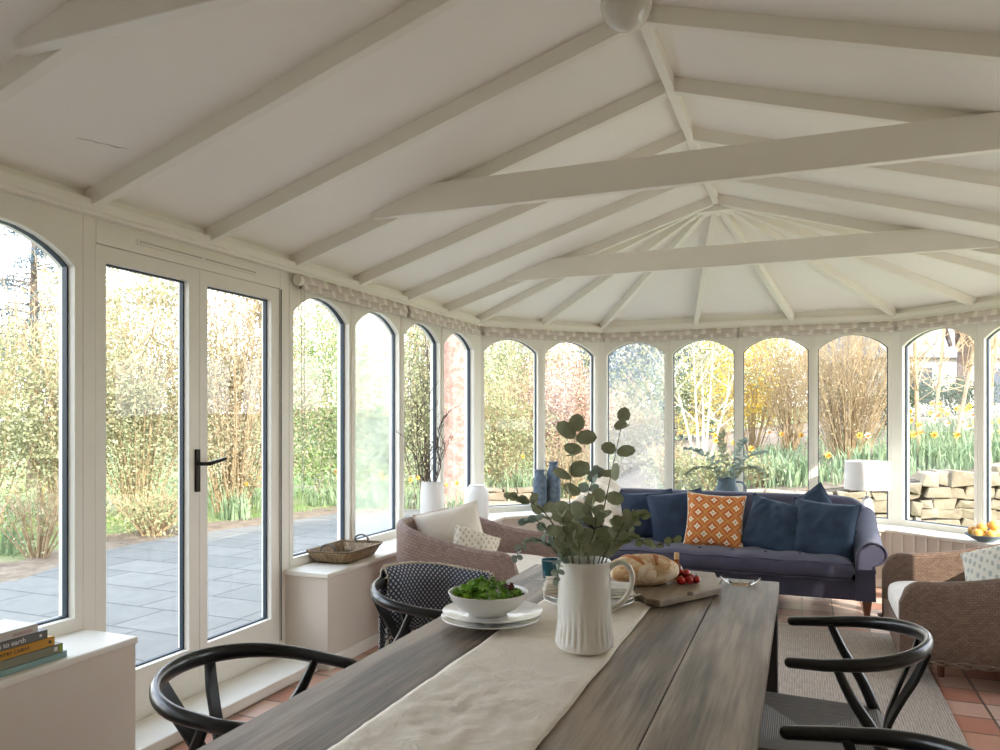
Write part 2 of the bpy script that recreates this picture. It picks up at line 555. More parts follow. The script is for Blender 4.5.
# ------------------------------------------------------------------ mesh builder
class MB:
    def __init__(s):
        s.v, s.f, s.uv = [], [], {}

    def add(s, vs, fs, uvs=None):
        b = len(s.v)
        s.v.extend(V(p) for p in vs)
        for i, q in enumerate(fs):
            if uvs is not None:
                s.uv[len(s.f)] = uvs[i]
            s.f.append(tuple(b + k for k in q))
        return s

    def box(s, a, b, mtx=None):
        x0, y0, z0 = a
        x1, y1, z1 = b
        p = [V(q) for q in ((x0, y0, z0), (x1, y0, z0), (x1, y1, z0), (x0, y1, z0), (x0, y0, z1), (x1, y0, z1), (x1, y1, z1), (x0, y1, z1))]
        if mtx is not None:
            p = [mtx @ q for q in p]
        return s.add(p, [(0, 3, 2, 1), (4, 5, 6, 7), (0, 1, 5, 4), (1, 2, 6, 5), (2, 3, 7, 6), (3, 0, 4, 7)])

    def prism(s, poly, d):
        """poly: list of points (loop); extruded by vector d"""
        n = len(poly)
        d = V(d)
        p = [V(q) for q in poly]
        return s.add(p + [q + d for q in p], [tuple(reversed(range(n))), tuple(range(n, 2 * n))] + [(i, (i + 1) % n, n + (i + 1) % n, n + i) for i in range(n)])

    def tube(s, pts, rad, n=8, up=None, flat=None, cap=True):
        """sweep an ellipse along pts; rad number or list; flat = list of second radii (along up)"""
        pts = [V(p) for p in pts]
        m = len(pts)
        ra = rad if isinstance(rad, (list, tuple)) else [rad] * m
        rb = flat if flat is not None else ra
        if not isinstance(rb, (list, tuple)):
            rb = [rb] * m
        rings, uvl = [], [0]
        prev = None
        for i, p in enumerate(pts):
            tg = (pts[min(i + 1, m - 1)] - pts[max(i - 1, 0)])
            tg = tg.normalized() if tg.length > 1e-9 else V((0, 0, 1))
            if up is not None:
                u = V(up) - tg * V(up).dot(tg)
                u = u.normalized() if u.length > 1e-6 else V((1, 0, 0))
            else:
                if prev is None:
                    u = tg.orthogonal().normalized()
                else:
                    u = prev - tg * prev.dot(tg)
                    u = u.normalized() if u.length > 1e-6 else tg.orthogonal().normalized()
                prev = u
            w = tg.cross(u)
            rings.append([p + w * (ra[i] * math.cos(2 * PI * k / n)) + u * (rb[i] * math.sin(2 * PI * k / n)) for k in range(n)])
            if i:
                uvl.append(uvl[-1] + (pts[i] - pts[i - 1]).length)
        vs = [q for r in rings for q in r]
        fs, uv = [], []
        for i in range(m - 1):
            for k in range(n):
                k2 = (k + 1) % n
                fs.append((i * n + k, i * n + k2, (i + 1) * n + k2, (i + 1) * n + k))
                c = 2 * PI * ra[i] / n
                uv.append([(uvl[i], k * c), (uvl[i], (k + 1) * c), (uvl[i + 1], (k + 1) * c), (uvl[i + 1], k * c)])
        if cap:
            fs.append(tuple(reversed(range(n))))
            uv.append([(0, 0)] * n)
            fs.append(tuple((m - 1) * n + k for k in range(n)))
            uv.append([(0, 0)] * n)
        return s.add(vs, fs, uv)

    def lathe(s, prof, n=32, o=(0, 0, 0), fn=None):
        o = V(o)
        vs, fs, uv = [], [], []
        m = len(prof)
        ln = [0]
        for i in range(1, m):
            ln.append(ln[-1] + math.hypot(prof[i][0] - prof[i - 1][0], prof[i][1] - prof[i - 1][1]))
        for r, z in prof:
            for k in range(n):
                a = 2 * PI * k / n
                rr = fn(r, z, a) if fn else r
                vs.append(o + V((rr * math.cos(a), rr * math.sin(a), z)))
        for i in range(m - 1):
            for k in range(n):
                k2 = (k + 1) % n
                fs.append((i * n + k, i * n + k2, (i + 1) * n + k2, (i + 1) * n + k))
                rr = max(prof[i][0], .01)
                uv.append([(k / n * 6.28 * rr, ln[i]), ((k + 1) / n * 6.28 * rr, ln[i]), ((k + 1) / n * 6.28 * rr, ln[i + 1]), (k / n * 6.28 * rr, ln[i + 1])])
        if prof[0][0] > 1e-5:
            fs.append(tuple(reversed(range(n))))
            uv.append([(0, 0)] * n)
        if prof[-1][0] > 1e-5:
            fs.append(tuple((m - 1) * n + k for k in range(n)))
            uv.append([(0, 0)] * n)
        return s.add(vs, fs, uv)

    def grid(s, P, cu=False, cv=False, uvscale=None):
        """P[i][j] points; uv in metres along i (u) and j (v)"""
        a, b = len(P), len(P[0])
        mi, mj = a // 2, b // 2
        U, W = [0], [0]
        for i in range(1, a + 1):
            U.append(U[-1] + (V(P[i % a][mj]) - V(P[i - 1][mj])).length)
        for j in range(1, b + 1):
            W.append(W[-1] + (V(P[mi][j % b]) - V(P[mi][j - 1])).length)
        if uvscale:
            U = [u / U[a - 1] * uvscale[0] for u in U]
            W = [w / W[b - 1] * uvscale[1] for w in W]
        fs, uv = [], []
        for i in range(a if cu else a - 1):
            for j in range(b if cv else b - 1):
                i2, j2 = (i + 1) % a, (j + 1) % b
                fs.append((i * b + j, i2 * b + j, i2 * b + j2, i * b + j2))
                uv.append([(U[i], W[j]), (U[i + 1], W[j]), (U[i + 1], W[j + 1]), (U[i], W[j + 1])])
        return s.add([q for r in P for q in r], fs, uv)

    def ball(s, c, r, n=12, sq=(1, 1, 1)):
        c = V(c)
        prof = [(max(1e-6, math.sin(PI * i / n)) * r, -math.cos(PI * i / n) * r) for i in range(n + 1)]
        t = MB().lathe(prof, n * 2)
        return s.add([c + V((p.x * sq[0], p.y * sq[1], p.z * sq[2])) for p in t.v], t.f)

    def build(s, name, mat, parent=None, smooth=True, bevel=0, seg=2, subd=0, solid=0, world=False, angle=40):
        me = bpy.data.meshes.new(name)
        off = V((0, 0, 0))
        if world and parent is not None:
            off = root_loc(parent)
        me.from_pydata([p - off for p in s.v], [], s.f)
        if s.uv:
            ul = me.uv_layers.new(name='UVMap')
            for i, p in enumerate(me.polygons):
                q = s.uv.get(i)
                if q:
                    for k, li in enumerate(p.loop_indices):
                        ul.data[li].uv = q[k % len(q)]
        me.validate()
        return finish(name, me, mat, parent, smooth, bevel, seg, subd, solid, angle)


def root_loc(o):
    p = V((0, 0, 0))
    while o is not None:
        p = p + o.location
        o = o.parent
    return p


def finish(name, me, mat, parent=None, smooth=True, bevel=0, seg=2, subd=0, solid=0, angle=40):
    o = bpy.data.objects.new(name, me)
    COL.objects.link(o)
    if isinstance(mat, str):
        mat = M[mat]
    me.materials.append(mat)
    if smooth and len(me.polygons):
        me.polygons.foreach_set('use_smooth', [True] * len(me.polygons))
        me.set_sharp_from_angle(angle=math.radians(angle))
    if parent is not None:
        o.parent = parent
    if solid:
        md = o.modifiers.new('thick', 'SOLIDIFY')
        md.thickness = solid
        md.offset = 0
    if bevel:
        md = o.modifiers.new('round', 'BEVEL')
        md.width = bevel
        md.segments = seg
        md.limit_method = 'ANGLE'
    if subd:
        md = o.modifiers.new('soft', 'SUBSURF')
        md.levels = md.render_levels = subd
    return o


def thing(name, label, cat, loc=(0, 0, 0), rot=None, group=None):
    o = bpy.data.objects.new(name, None)
    COL.objects.link(o)
    o.empty_display_size = .05
    o.location = loc
    if rot is not None:
        if isinstance(rot, Matrix):
            o.rotation_euler = rot.to_euler()
        elif isinstance(rot, (int, float)):
            o.rotation_euler = (0, 0, rot)
        else:
            o.rotation_euler = rot
    return tag(o, label, cat, group)


def tag(o, label, cat, group=None, kind=None):
    o['label'] = label
    o['category'] = cat
    if group:
        o['group'] = group
    if kind:
        o['kind'] = kind
    return o


def struct(o):
    o['kind'] = 'structure'
    return o


def rigid(name):
    o = bpy.data.objects.new(name, None)
    COL.objects.link(o)
    o['kind'] = 'structure'
    return o


def dup(root, loc, rot=None, label=None, group=None):
    r = root.copy()
    COL.objects.link(r)
    r.location = loc
    if rot is not None:
        r.rotation_euler = (0, 0, rot)
    if label:
        r['label'] = label
    if group:
        r['group'] = group
    for ch in list(root.children):
        c = ch.copy()
        COL.objects.link(c)
        c.parent = r
        for g in list(ch.children):
            d = g.copy()
            COL.objects.link(d)
            d.parent = c
    return r


def quads(name, Q, mat, parent=None, off=None):
    """Q: (n,4,3) numpy array -> one mesh"""
    Q = np.asarray(Q, dtype=np.float32)
    if off is not None:
        Q = Q - np.array(off, dtype=np.float32)
    n = len(Q)
    me = bpy.data.meshes.new(name)
    me.vertices.add(n * 4)
    me.vertices.foreach_set('co', Q.reshape(-1))
    me.loops.add(n * 4)
    me.loops.foreach_set('vertex_index', np.arange(n * 4, dtype=np.int32))
    me.polygons.add(n)
    me.polygons.foreach_set('loop_start', np.arange(n, dtype=np.int32) * 4)
    me.update(calc_edges=True)
    me.validate()
    return finish(name, me, mat, parent, smooth=False)


def leaf_quads(P, size, rng, asp=.5, droop=0.0):
    n = len(P)
    a = rng.normal(size=(n, 3))
    a[:, 2] -= droop
    a /= np.linalg.norm(a, axis=1)[:, None]
    b = rng.normal(size=(n, 3))
    b -= (b * a).sum(1)[:, None] * a
    b /= np.linalg.norm(b, axis=1)[:, None]
    s = size * rng.uniform(.6, 1.35, size=(n, 1))
    L, W = a * s, b * s * asp
    return np.stack([P - L * .5, P + W * .5, P + L * .5, P - W * .5], axis=1)


def smoothpath(pts, k=6):
    """Catmull-Rom through pts"""
    pts = [V(p) for p in pts]
    out = []
    for i in range(len(pts) - 1):
        p0 = pts[max(i - 1, 0)]
        p1, p2 = pts[i], pts[i + 1]
        p3 = pts[min(i + 2, len(pts) - 1)]
        for j in range(k):
            t_ = j / k
            out.append(.5 * ((2 * p1) + (p2 - p0) * t_ + (2 * p0 - 5 * p1 + 4 * p2 - p3) * t_ ** 2 + (3 * p1 - p0 - 3 * p2 + p3) * t_ ** 3))
    out.append(pts[-1])
    return out


def lerpl(vals, n):
    """resample list of numbers to n values"""
    out = []
    for i in range(n):
        x = i / (n - 1) * (len(vals) - 1)
        k = min(int(x), len(vals) - 2)
        out.append(vals[k] + (vals[k + 1] - vals[k]) * (x - k))
    return out


def words_mesh(name, s, size, mat, parent, mtx):
    cu = bpy.data.curves.new(name, 'FONT')
    cu.body = s
    cu.size = size
    cu.extrude = .0004
    cu.align_x = 'LEFT'
    cu.align_y = 'CENTER'
    o = bpy.data.objects.new('lettering_tmp', cu)
    COL.objects.link(o)
    dg = bpy.context.evaluated_depsgraph_get()
    me = bpy.data.meshes.new_from_object(o.evaluated_get(dg))
    me.transform(mtx)
    bpy.data.objects.remove(o)
    bpy.data.curves.remove(cu)
    me.materials.clear()
    me.name = name
    return finish(name, me, mat, parent, smooth=False)


ORD = 'first second third fourth fifth sixth seventh eighth ninth tenth eleventh twelfth thirteenth fourteenth fifteenth sixteenth'.split()
# ================================================================== THE ROOM
XL = -2.70
A, B, C_, D_ = V((-2.70, 6.29, 0)), V((-1.81, 7.25, 0)), V((.74, 7.25, 0)), V((1.75, 6.37, 0))
E_, F_ = V((1.75, 3.10, 0)), V((1.75, -1.6, 0))
L0 = V((XL, -1.6, 0))
RX, HUBY, APEX, EAVE = -.57, 5.605, 2.97, 2.30
GB, GT, GS = .585, 2.112, 1.99          # glass bottom, arch apex, arch spring
SILL, SILLR = .535, .485


def offs(line, d):
    """offset an open plan polyline inwards (to the right of travel) by d, mitred"""
    out = []
    for i, p in enumerate(line):
        ns = []
        if i > 0:
            e = (line[i] - line[i - 1]).normalized()
            ns.append(V((e.y, -e.x, 0)))
        if i < len(line) - 1:
            e = (line[i + 1] - line[i]).normalized()
            ns.append(V((e.y, -e.x, 0)))
        if len(ns) == 1:
            out.append(p + ns[0] * d)
        else:
            m = (ns[0] + ns[1]).normalized()
            out.append(p + m * (d / m.dot(ns[0])))
    return out


# floor -----------------------------------------------------------
line_all = [L0, A, B, C_, D_, F_]
out_line = offs(line_all, -.1)
m = MB()
m.prism([p + V((0, 0, -.06)) for p in out_line], (0, 0, .06))
struct(m.build('floor', 'tiles', smooth=False))

# ceiling ---------------------------------------------------------
sl = (APEX - EAVE) / (RX - XL)


def ceil_z(p):
    """height of the ceiling underside over plan point p (long slopes)"""
    return EAVE + sl * (min(p.x - XL, (2 * RX - XL) - p.x))


def eave_pt(p, d=.28):
    """points on the roof planes carried outwards beyond the walls"""
    return p


hub = V((RX, HUBY, APEX))
XRr = 1.75
slr = (APEX - EAVE) / (XRr - RX)
rend = V((RX, -1.6, APEX))
ev = [p + V((0, 0, EAVE)) for p in line_all]
evo = offs(line_all, -.3)
evo[0].y -= 0
polys = []


def ext(pi, po, ridge):
    # carry the slope from ridge through inner eave point out to the overhang
    a = (V((po.x, po.y, 0)) - V((ridge.x, ridge.y, 0))).length
    b = (V((pi.x, pi.y, 0)) - V((ridge.x, ridge.y, 0))).length
    return V((po.x, po.y, ridge.z + (EAVE - ridge.z) * a / b))


oo = []
for i, p in enumerate(evo):
    rg = rend if i in (0, 5) else hub
    oo.append(ext(ev[i], p, rg))
lw = V((XL, HUBY, EAVE))
lwo = ext(lw, V((XL - .3, HUBY, 0)), hub)
rw = V((XRr, HUBY, EAVE))
rwo = ext(rw, V((XRr + .3, HUBY, 0)), hub)
oo[0] = V((XL - .3, -1.6, lwo.z))
oo[5] = V((XRr + .3, -1.6, rwo.z))
under = [(rend, oo[0], lwo, hub), (hub, lwo, oo[1]), (hub, oo[1], oo[2]), (hub, oo[2], oo[3]), (hub, oo[3], oo[4]), (hub, oo[4], rwo), (rend, hub, rwo, oo[5])]
m = MB()
for q in under:
    m.add(list(q), [tuple(range(len(q)))])
    m.add([p + V((0, 0, .09)) for p in q], [tuple(reversed(range(len(q))))])
rim = [oo[0], lwo, oo[1], oo[2], oo[3], oo[4], rwo, oo[5]]
for a, b in zip(rim, rim[1:]):
    m.add([a, b, b + V((0, 0, .09)), a + V((0, 0, .09))], [(0, 1, 2, 3)])
struct(m.build('ceiling', 'ceiling', smooth=False))

# thin crack in the ceiling paint
m = MB()
pc = [V((-2.42 + .006 * R.uniform(-1, 1), 1.99 + .024 * i, 0)) for i in range(9)]
for i, p in enumerate(pc):
    p.x += .006 * i
    p.z = EAVE + sl * (p.x - XL) - .0012
m.tube(pc, [.0004, .0009, .0006, .001, .0005, .0009, .0016, .0007, .0003], 4)
struct(m.build('ceiling_crack_line', plain('crack_stain', '#8d8478', .9)))  # brownish stain along the crack

# rafters ---------------------------------------------------------
RD, RW = .068, .045


def rafter(p_low, p_high, w=RW, d=RD, name='ceiling_rafter_beam', lift=.006):
    """bar hung under the roof plane from p_low to p_high (points on the ceiling underside)"""
    e = (p_high - p_low)
    h = V((e.x, e.y, 0)).normalized()
    s_ = V((h.y, -h.x, 0)) * (w / 2)
    dz = V((0, 0, -d))
    up = V((0, 0, lift))
    m = MB()
    ch = h * .018
    m.add([p_low + s_ + up, p_low - s_ + up, p_low - s_ + dz + ch, p_low + s_ + dz + ch, p_high + s_ + up, p_high - s_ + up, p_high - s_ + dz, p_high + s_ + dz],
          [(0, 1, 2, 3), (7, 6, 5, 4), (0, 4, 5, 1), (1, 5, 6, 2), (2, 6, 7, 3), (3, 7, 4, 0)])
    return struct(m.build(name, 'paint', bevel=.003, smooth=False))


RY = [HUBY - .665 * k for k in range(11)]
for y in RY:
    if y < -1.5:
        continue
    rafter(V((XL + .005, y, EAVE + .002)), V((RX - .018, y, APEX - .006)))
    rafter(V((XRr - .005, y, EAVE + .002)), V((RX + .018, y, APEX - .006)))
# radiating rafters of the bay
feet = [A, (A + B) / 2, B, B + (C_ - B) * .35, B + (C_ - B) * .68, C_, (C_ + D_) / 2, D_]
inn = offs(line_all, .005)
for q in feet:
    d = V((RX, HUBY, 0)) - q
    d.normalize()
    lo = V((q.x, q.y, EAVE)) + V((d.x, d.y, 0)) * .01
    hi = V((RX, HUBY, APEX)) - V((d.x, d.y, 0)) * .09
    tt = (V((hi.x, hi.y, 0)) - V((q.x, q.y, 0))).length / (V((RX, HUBY, 0)) - V((q.x, q.y, 0))).length
    hi.z = EAVE + (APEX - EAVE) * tt
    rafter(lo, hi, .04, .06)
# ridge and hub
m = MB().box((RX - .02, -1.6, APEX - .062), (RX + .02, HUBY + .03, APEX + .02))
struct(m.build('ceiling_ridge_beam', 'paint', bevel=.003, smooth=False))
m = MB()
m.prism([V((RX + .17 * math.cos(a), HUBY + .03 + .17 * math.sin(a), APEX - .105)) for a in [PI * k / 6 for k in range(7)]], (0, 0, .09))
struct(m.build('ceiling_hub_beam', 'paint', bevel=.003, smooth=False))


def tie(y, z0=2.448, z1=2.598):
    m = MB()
    zz0 = z0
    xa, xb = XL + (z1 - EAVE) / sl - .01, XL + (z0 + .03 - EAVE) / sl
    xc, xd = XRr - (z1 - EAVE) / slr + .01, XRr - (z0 + .03 - EAVE) / slr
    poly = [V((xb, y, z0)), V((xd, y, z0)), V((xd, y, z0 + .03)), V((xc, y, z1)), V((xa, y, z1)), V((xb, y, z0 + .03))]
    m.prism(poly, (0, .045, 0))
    return struct(m.build('ceiling_tie_beam', 'paint', bevel=.004, smooth=False))


tie(RY[0] - .0225 - .047)
tie(RY[3] - .0225 - .047)
tie(RY[6] - .0225 - .047)

# cornice ---------------------------------------------------------
m = MB()
prof = [(0.003, 2.33), (0.003, 2.268), (.042, 2.268), (.045, 2.262), (.045, 2.226), (.036, 2.222), (.036, 2.206), (0.003, 2.206)]
cols = [[p + V((0, 0, z)) for p in offs(line_all, w)] for w, z in prof]
m.grid(cols)
struct(m.build('cornice', 'paint', smooth=False))


# windows ---------------------------------------------------------
wn = [0]


def frame_of(P0, P1):
    e = (P1 - P0).normalized()
    n = V((-e.y, e.x, 0))
    return lambda u, w, z: P0 + e * u + n * w + V((0, 0, z))


def outline(u0, u1, zb, zs, zt, k=12):
    """opening outline: counterclockwise from bottom-left, arched head"""
    uc, hw, h = (u0 + u1) / 2, (u1 - u0) / 2, zt - zs
    sq = .30                                     # flattened head: segmental arch with tight shoulders
    pts = [(u0, zb), (u1, zb), (u1, zs)]
    for i in range(1, k):
        a = PI * i / k
        c = math.cos(a)
        pts.append((uc + hw * c, zs + h * (1 - abs(c) ** 2.0) ** .92))
    pts.append((u0, zs))
    return pts


def rect_outline(u0, u1, zb, zt):
    return [(u0, zb), (u1, zb), (u1, zt), (u0, zt)]


def ring(m, T, pts, U0, U1, Z0, Z1, w0, w1, arch=True):
    """a board of outer size U0..U1, Z0..Z1 with the opening pts, from depth w0 to w1"""
    n = len(pts)
    outer = []
    if arch:
        outer = [(U0, Z0), (U1, Z0), (U1, pts[2][1])]
        for p in pts[3:-1]:
            outer.append((p[0], Z1))
        outer.append((U0, pts[-1][1]))
    else:
        outer = [(U0, Z0), (U1, Z0), (U1, Z1), (U0, Z1)]
    for w, flip in ((w0, False), (w1, True)):
        vs = [T(u, w, z) for u, z in pts] + [T(u, w, z) for u, z in outer]
        fs = []
        for i in range(n):
            j = (i + 1) % n
            fs.append((i, j, n + j, n + i))
        if arch:
            vs += [T(U1, w, Z1), T(U0, w, Z1)]
            fs.append((n + 2, 2 * n, n + 3))
            fs.append((n + n - 2, 2 * n + 1, n + n - 1))
        m.add(vs, [tuple(reversed(f)) for f in fs] if flip else fs)
    # reveal
    vs = [T(u, w0, z) for u, z in pts] + [T(u, w1, z) for u, z in pts]
    m.add(vs, [((i + 1) % n, i, n + i, n + (i + 1) % n) for i in range(n)])
    ol = [(U0, Z0), (U1, Z0), (U1, Z1), (U0, Z1)]
    vs = [T(u, w0, z) for u, z in ol] + [T(u, w1, z) for u, z in ol]
    m.add(vs, [(i, (i + 1) % 4, 4 + (i + 1) % 4, 4 + i) for i in range(4)])


def seal(m, T, pts, inset, w0, w1):
    cu = sum(p[0] for p in pts) / len(pts)
    cz = sum(p[1] for p in pts) / len(pts)
    hu = max(abs(p[0] - cu) for p in pts)
    hz = max(abs(p[1] - cz) for p in pts)
    inn_ = [(cu + (u - cu) * (1 - inset / hu), cz + (z - cz) * (1 - inset / hz)) for u, z in pts]
    n = len(pts)
    for w, fl in ((w0, 0), (w1, 1)):
        vs = [T(u, w, z) for u, z in inn_] + [T(u, w, z) for u, z in pts]
        m.add(vs, [(i, (i + 1) % n, n + (i + 1) % n, n + i) for i in range(n)])
    vs = [T(u, w0, z) for u, z in inn_] + [T(u, w1, z) for u, z in inn_]
    m.add(vs, [((i + 1) % n, i, n + i, n + (i + 1) % n) for i in range(n)])


def window(T, u0, u1, zb=GB, fog=False, side=.0375, z0=None):
    wn[0] += 1
    r = rigid('window_%d' % wn[0])
    z0 = zb - .055 if z0 is None else z0
    pts = outline(u0 + side, u1 - side, zb, GS, GT)
    m = MB()
    ring(m, T, pts, u0 + .0015, u1 - .0015, z0, 2.33, 0, .09)
    m.build('window_frame', 'paint', r, smooth=False)
    m = MB()
    seal(m, T, pts, .007, .036, .062)
    m.build('glazing_seal', 'gasket', r, smooth=False)
    m = MB()
    m.add([T(u, .05, z) for u, z in pts], [tuple(range(len(pts)))])
    m.build('pane', ('fogthin' if zb < .55 else 'fogged') if fog else 'glass', r, smooth=False)
    # grooved mullion cover on the right side of this window
    return r


def mullion(T, u):
    m = MB()
    for a, b in ((-.019, -.008), (-.0055, .0055), (.008, .019)):
        m.box((u + a, -.007, 0), (u + b, .001, 1))
    vs = [T(p.x, p.y, .56 if p.z < .5 else 2.206) for p in m.v]
    q = MB().add(vs, m.f)
    return struct(q.build('window_mullion_trim', 'paint', smooth=False, bevel=.0015))


TL = frame_of(V((XL, 0, 0)), V((XL, 1, 0)))
for u0, u1, fg in ((-1.20, -.52, 0), (-.51, .17, 0), (.19, .87, 0), (.88, 1.56, 0), (1.57, 2.255, 0), (3.59, 4.245, 0), (4.245, 4.90, 1), (4.90, 5.57, 0), (5.57, 6.25, 0)):
    window(TL, u0, u1, fog=bool(fg))
for u in (1.565, 4.245, 4.90, 5.57):
    mullion(TL, u)
T1 = frame_of(A, B)
l1 = (B - A).length
window(T1, .03, l1 / 2)
window(T1, l1 / 2, l1 - .03)
mullion(T1, l1 / 2)
T2 = frame_of(B, C_)
l2 = (C_ - B).length
for k in range(4):
    window(T2, .02 + (l2 - .04) * k / 4, .02 + (l2 - .04) * (k + 1) / 4, zb=.53, fog=(k == 0))
for k in (1, 2, 3):
    mullion(T2, .02 + (l2 - .04) * k / 4)
T3 = frame_of(C_, D_)
l3 = (D_ - C_).length
window(T3, .02, l3 / 2 + .02, zb=.53)
window(T3, l3 / 2 + .02, l3 - .02, zb=.53)
mullion(T3, l3 / 2 + .02)
T4 = frame_of(D_, E_)
l4 = (E_ - D_).length
for k in range(5):
    window(T4, .02 + (l4 - .02) * k / 5, .02 + (l4 - .02) * (k + 1) / 5, zb=.53)
# corner posts
for q, a, b in ((A, L0, B), (B, A, C_), (C_, B, D_), (D_, C_, E_)):
    e = ((q - a).normalized() + (b - q).normalized()).normalized()
    n = V((-e.y, e.x, 0))
    m = MB()
    w = .036
    m.prism([q - e * w - n * .012, q + e * w - n * .012, q + e * (w + .03) + n * .1, q - e * (w + .03) + n * .1], (0, 0, 2.3))
    struct(m.build('window_corner_trim', 'paint', smooth=False, bevel=.004))

# the french door: frame, two leaves, vent
r = rigid('trim_1')
m = MB()
m.box((2.255, 0, .02), (2.315, .09, 2.33))
m.box((3.51, 0, .02), (3.59, .09, 2.33))
m.box((2.315, 0, 2.105), (3.51, .09, 2.33))
m.box((2.315, .01, .02), (3.51, .12, .125))
MB().add([TL(*p) for p in m.v], m.f).build('door_frame', 'paint', r, smooth=False, bevel=.003)
for dn, (u0, u1) in enumerate(((2.318, 2.901), (2.904, 3.507))):
    r = rigid('door_%d' % (dn + 1))
    pts = rect_outline(u0 + .05, u1 - .068, .285, 2.035)
    m = MB()
    ring(m, TL, pts, u0, u1, .128, 2.102, .004, .07, arch=False)
    m.build('door_leaf_frame', 'paint', r, smooth=False, bevel=.002)
    m = MB()
    seal(m, TL, pts, .007, .034, .055)
    m.build('glazing_seal', 'gasket', r, smooth=False)
    MB().add([TL(u, .045, z) for u, z in pts], [(0, 1, 2, 3)]).build('pane', 'glass', r, smooth=False)
    if dn == 0:
        m = MB()
        m.box((2.853, -.004, 1.045), (2.853, .006, 1.045))
        m = MB().box((2.869, -.006, 1.03), (2.899, .006, 1.235))
        hp = MB().add([TL(*p) for p in m.v], m.f).build('door_handle', 'blackmetal', r, smooth=False, bevel=.004)
        m = MB()
        m.tube([TL(2.884, -.004, 1.165), TL(2.884, -.05, 1.165), TL(2.90, -.062, 1.167), TL(2.95, -.064, 1.175), TL(3.005, -.062, 1.185)], [.010, .009, .010, .009, .008], 10)
        m.build('lever', 'blackmetal', hp)
    m = MB()
    hz = (.35, 1.9)
    if dn == 1:
        m.tube([TL(u1 + .004, -.006, .15), TL(u1 + .004, -.006, 2.1)], .003, 6)
        m.build('edge_seal', 'gasket', r)
# trickle vent over the doors
t_ = thing('trickle_vent', 'slim white ventilator strip above the glazed double doors', 'vent', TL(2.9, 0, 2.15))
m = MB().box((2.52, -.012, 2.142), (3.30, .0, 2.166))
MB().add([TL(*p) for p in m.v], m.f).build('vent_cover', 'paint', t_, smooth=False, bevel=.003, world=True)
m = MB().box((2.53, -.015, 2.151), (2.90, -.012, 2.157)).box((2.92, -.015, 2.151), (3.29, -.012, 2.157))
MB().add([TL(*p) for p in m.v], m.f).build('vent_slot', plain('shaded_slot_paint', '#bdb5a6', .6), t_, smooth=False, world=True)
# raised threshold plinth before the doors
m = MB().box((XL, 2.30, 0), (-2.47, 3.53, .05)).box((XL, 2.30, .05), (-2.455, 3.53, .062))
struct(m.build('door_threshold_trim', 'paint', smooth=False, bevel=.006))

# low walls under the windows -------------------------------------


def lowwall(name, line, depth, top, ends=True):
    a, b = line, offs(line, depth)
    m = MB()
    n = len(a)
    for i in range(n - 1):
        q = [a[i], a[i + 1], b[i + 1], b[i]]
        m.prism([p + V((0, 0, 0)) for p in q], (0, 0, top))
    o = struct(m.build(name, 'wall', smooth=False))
    m = MB()
    c, d = offs(line, depth + .012), offs(line, depth - .01)
    for i in range(n - 1):
        m.prism([d[i], d[i + 1], c[i + 1], c[i]], (0, 0, .07))
    struct(m.build(name.replace('wall', 'baseboard'), 'paint', smooth=False, bevel=.004))
    return o


def sillboard(line, depth, z, th=.028):
    a, b = offs(line, -.002), offs(line, depth + .018)
    m = MB()
    n = len(a)
    vs = [p + V((0, 0, z)) for p in a] + [p + V((0, 0, z)) for p in b] + [p + V((0, 0, z - th)) for p in a] + [p + V((0, 0, z - th)) for p in b]
    fs = []
    for i in range(n - 1):
        fs += [(i, n + i, n + i + 1, i + 1), (2 * n + i, 2 * n + i + 1, 3 * n + i + 1, 3 * n + i), (n + i, 3 * n + i, 3 * n + i + 1, n + i + 1), (i, i + 1, 2 * n + i + 1, 2 * n + i)]
    fs += [(0, 2 * n, 3 * n, n), (n - 1, 2 * n - 1, 4 * n - 1, 3 * n - 1)]
    m.add(vs, fs)
    return struct(m.build('windowsill', 'paint', smooth=False, bevel=.008, seg=3))


def underframe(line, z0, z1):
    a, b = offs(line, -.09), offs(line, 0)
    m = MB()
    for i in range(len(a) - 1):
        m.prism([V((p.x, p.y, z0)) for p in (a[i], a[i + 1], b[i + 1], b[i])], (0, 0, z1 - z0))
    return m


seg1 = [V((XL, -1.6, 0)), V((XL, 2.255, 0))]
seg2 = [V((XL, 3.555, 0)), A, B]
seg3 = [B, C_, D_, E_]
lowwall('wall_left', seg1, .28, SILL - .02)
lowwall('wall_bay', seg2, .28, SILL - .02)
lowwall('wall_end', seg3, .28, SILLR - .02)
sillboard(seg1, .28, SILL)
sillboard([V((XL, 3.535, 0)), A, B], .28, SILL)
sillboard([B, C_, D_, E_], .28, SILLR)
for s_, z1 in ((seg1, GB - .055), (seg2, GB - .055), (seg3, .53 - .055)):
    m = underframe(s_, -.25, z1)
    struct(m.build('wall_plinth', 'stone', smooth=False))
# beadboard grooves under the right-hand bay sill
q = offs([C_, D_], .285)
T3i = frame_of(q[0], q[1])
m = MB()
for k in range(14):
    u = -.05 + k * .1
    b_ = MB().box((u, -.004, .07), (u + .012, .004, SILLR - .03))
    m.add([T3i(*p) for p in b_.v], b_.f)
struct(m.build('wall_beading_trim', 'paint', smooth=False, bevel=.002))

m = MB().box((XL - .1, -1.6, -.2), (XL, -1.2, 2.33))
struct(m.build('wall_left_upper', 'wall', smooth=False))
# solid right wall and the house wall behind the viewer
m = MB().box((1.75, -1.6, -.2), (2.0, 3.10, 2.36))
struct(m.build('wall_right', 'wall', smooth=False))
m = MB().box((-7.0, -8.0, -.2), (9.4, -1.6, 7.2))  # unseen house block, widened and raised to keep sun off the table
struct(m.build('wall_rear', 'house', smooth=False))

# roman blinds ----------------------------------------------------


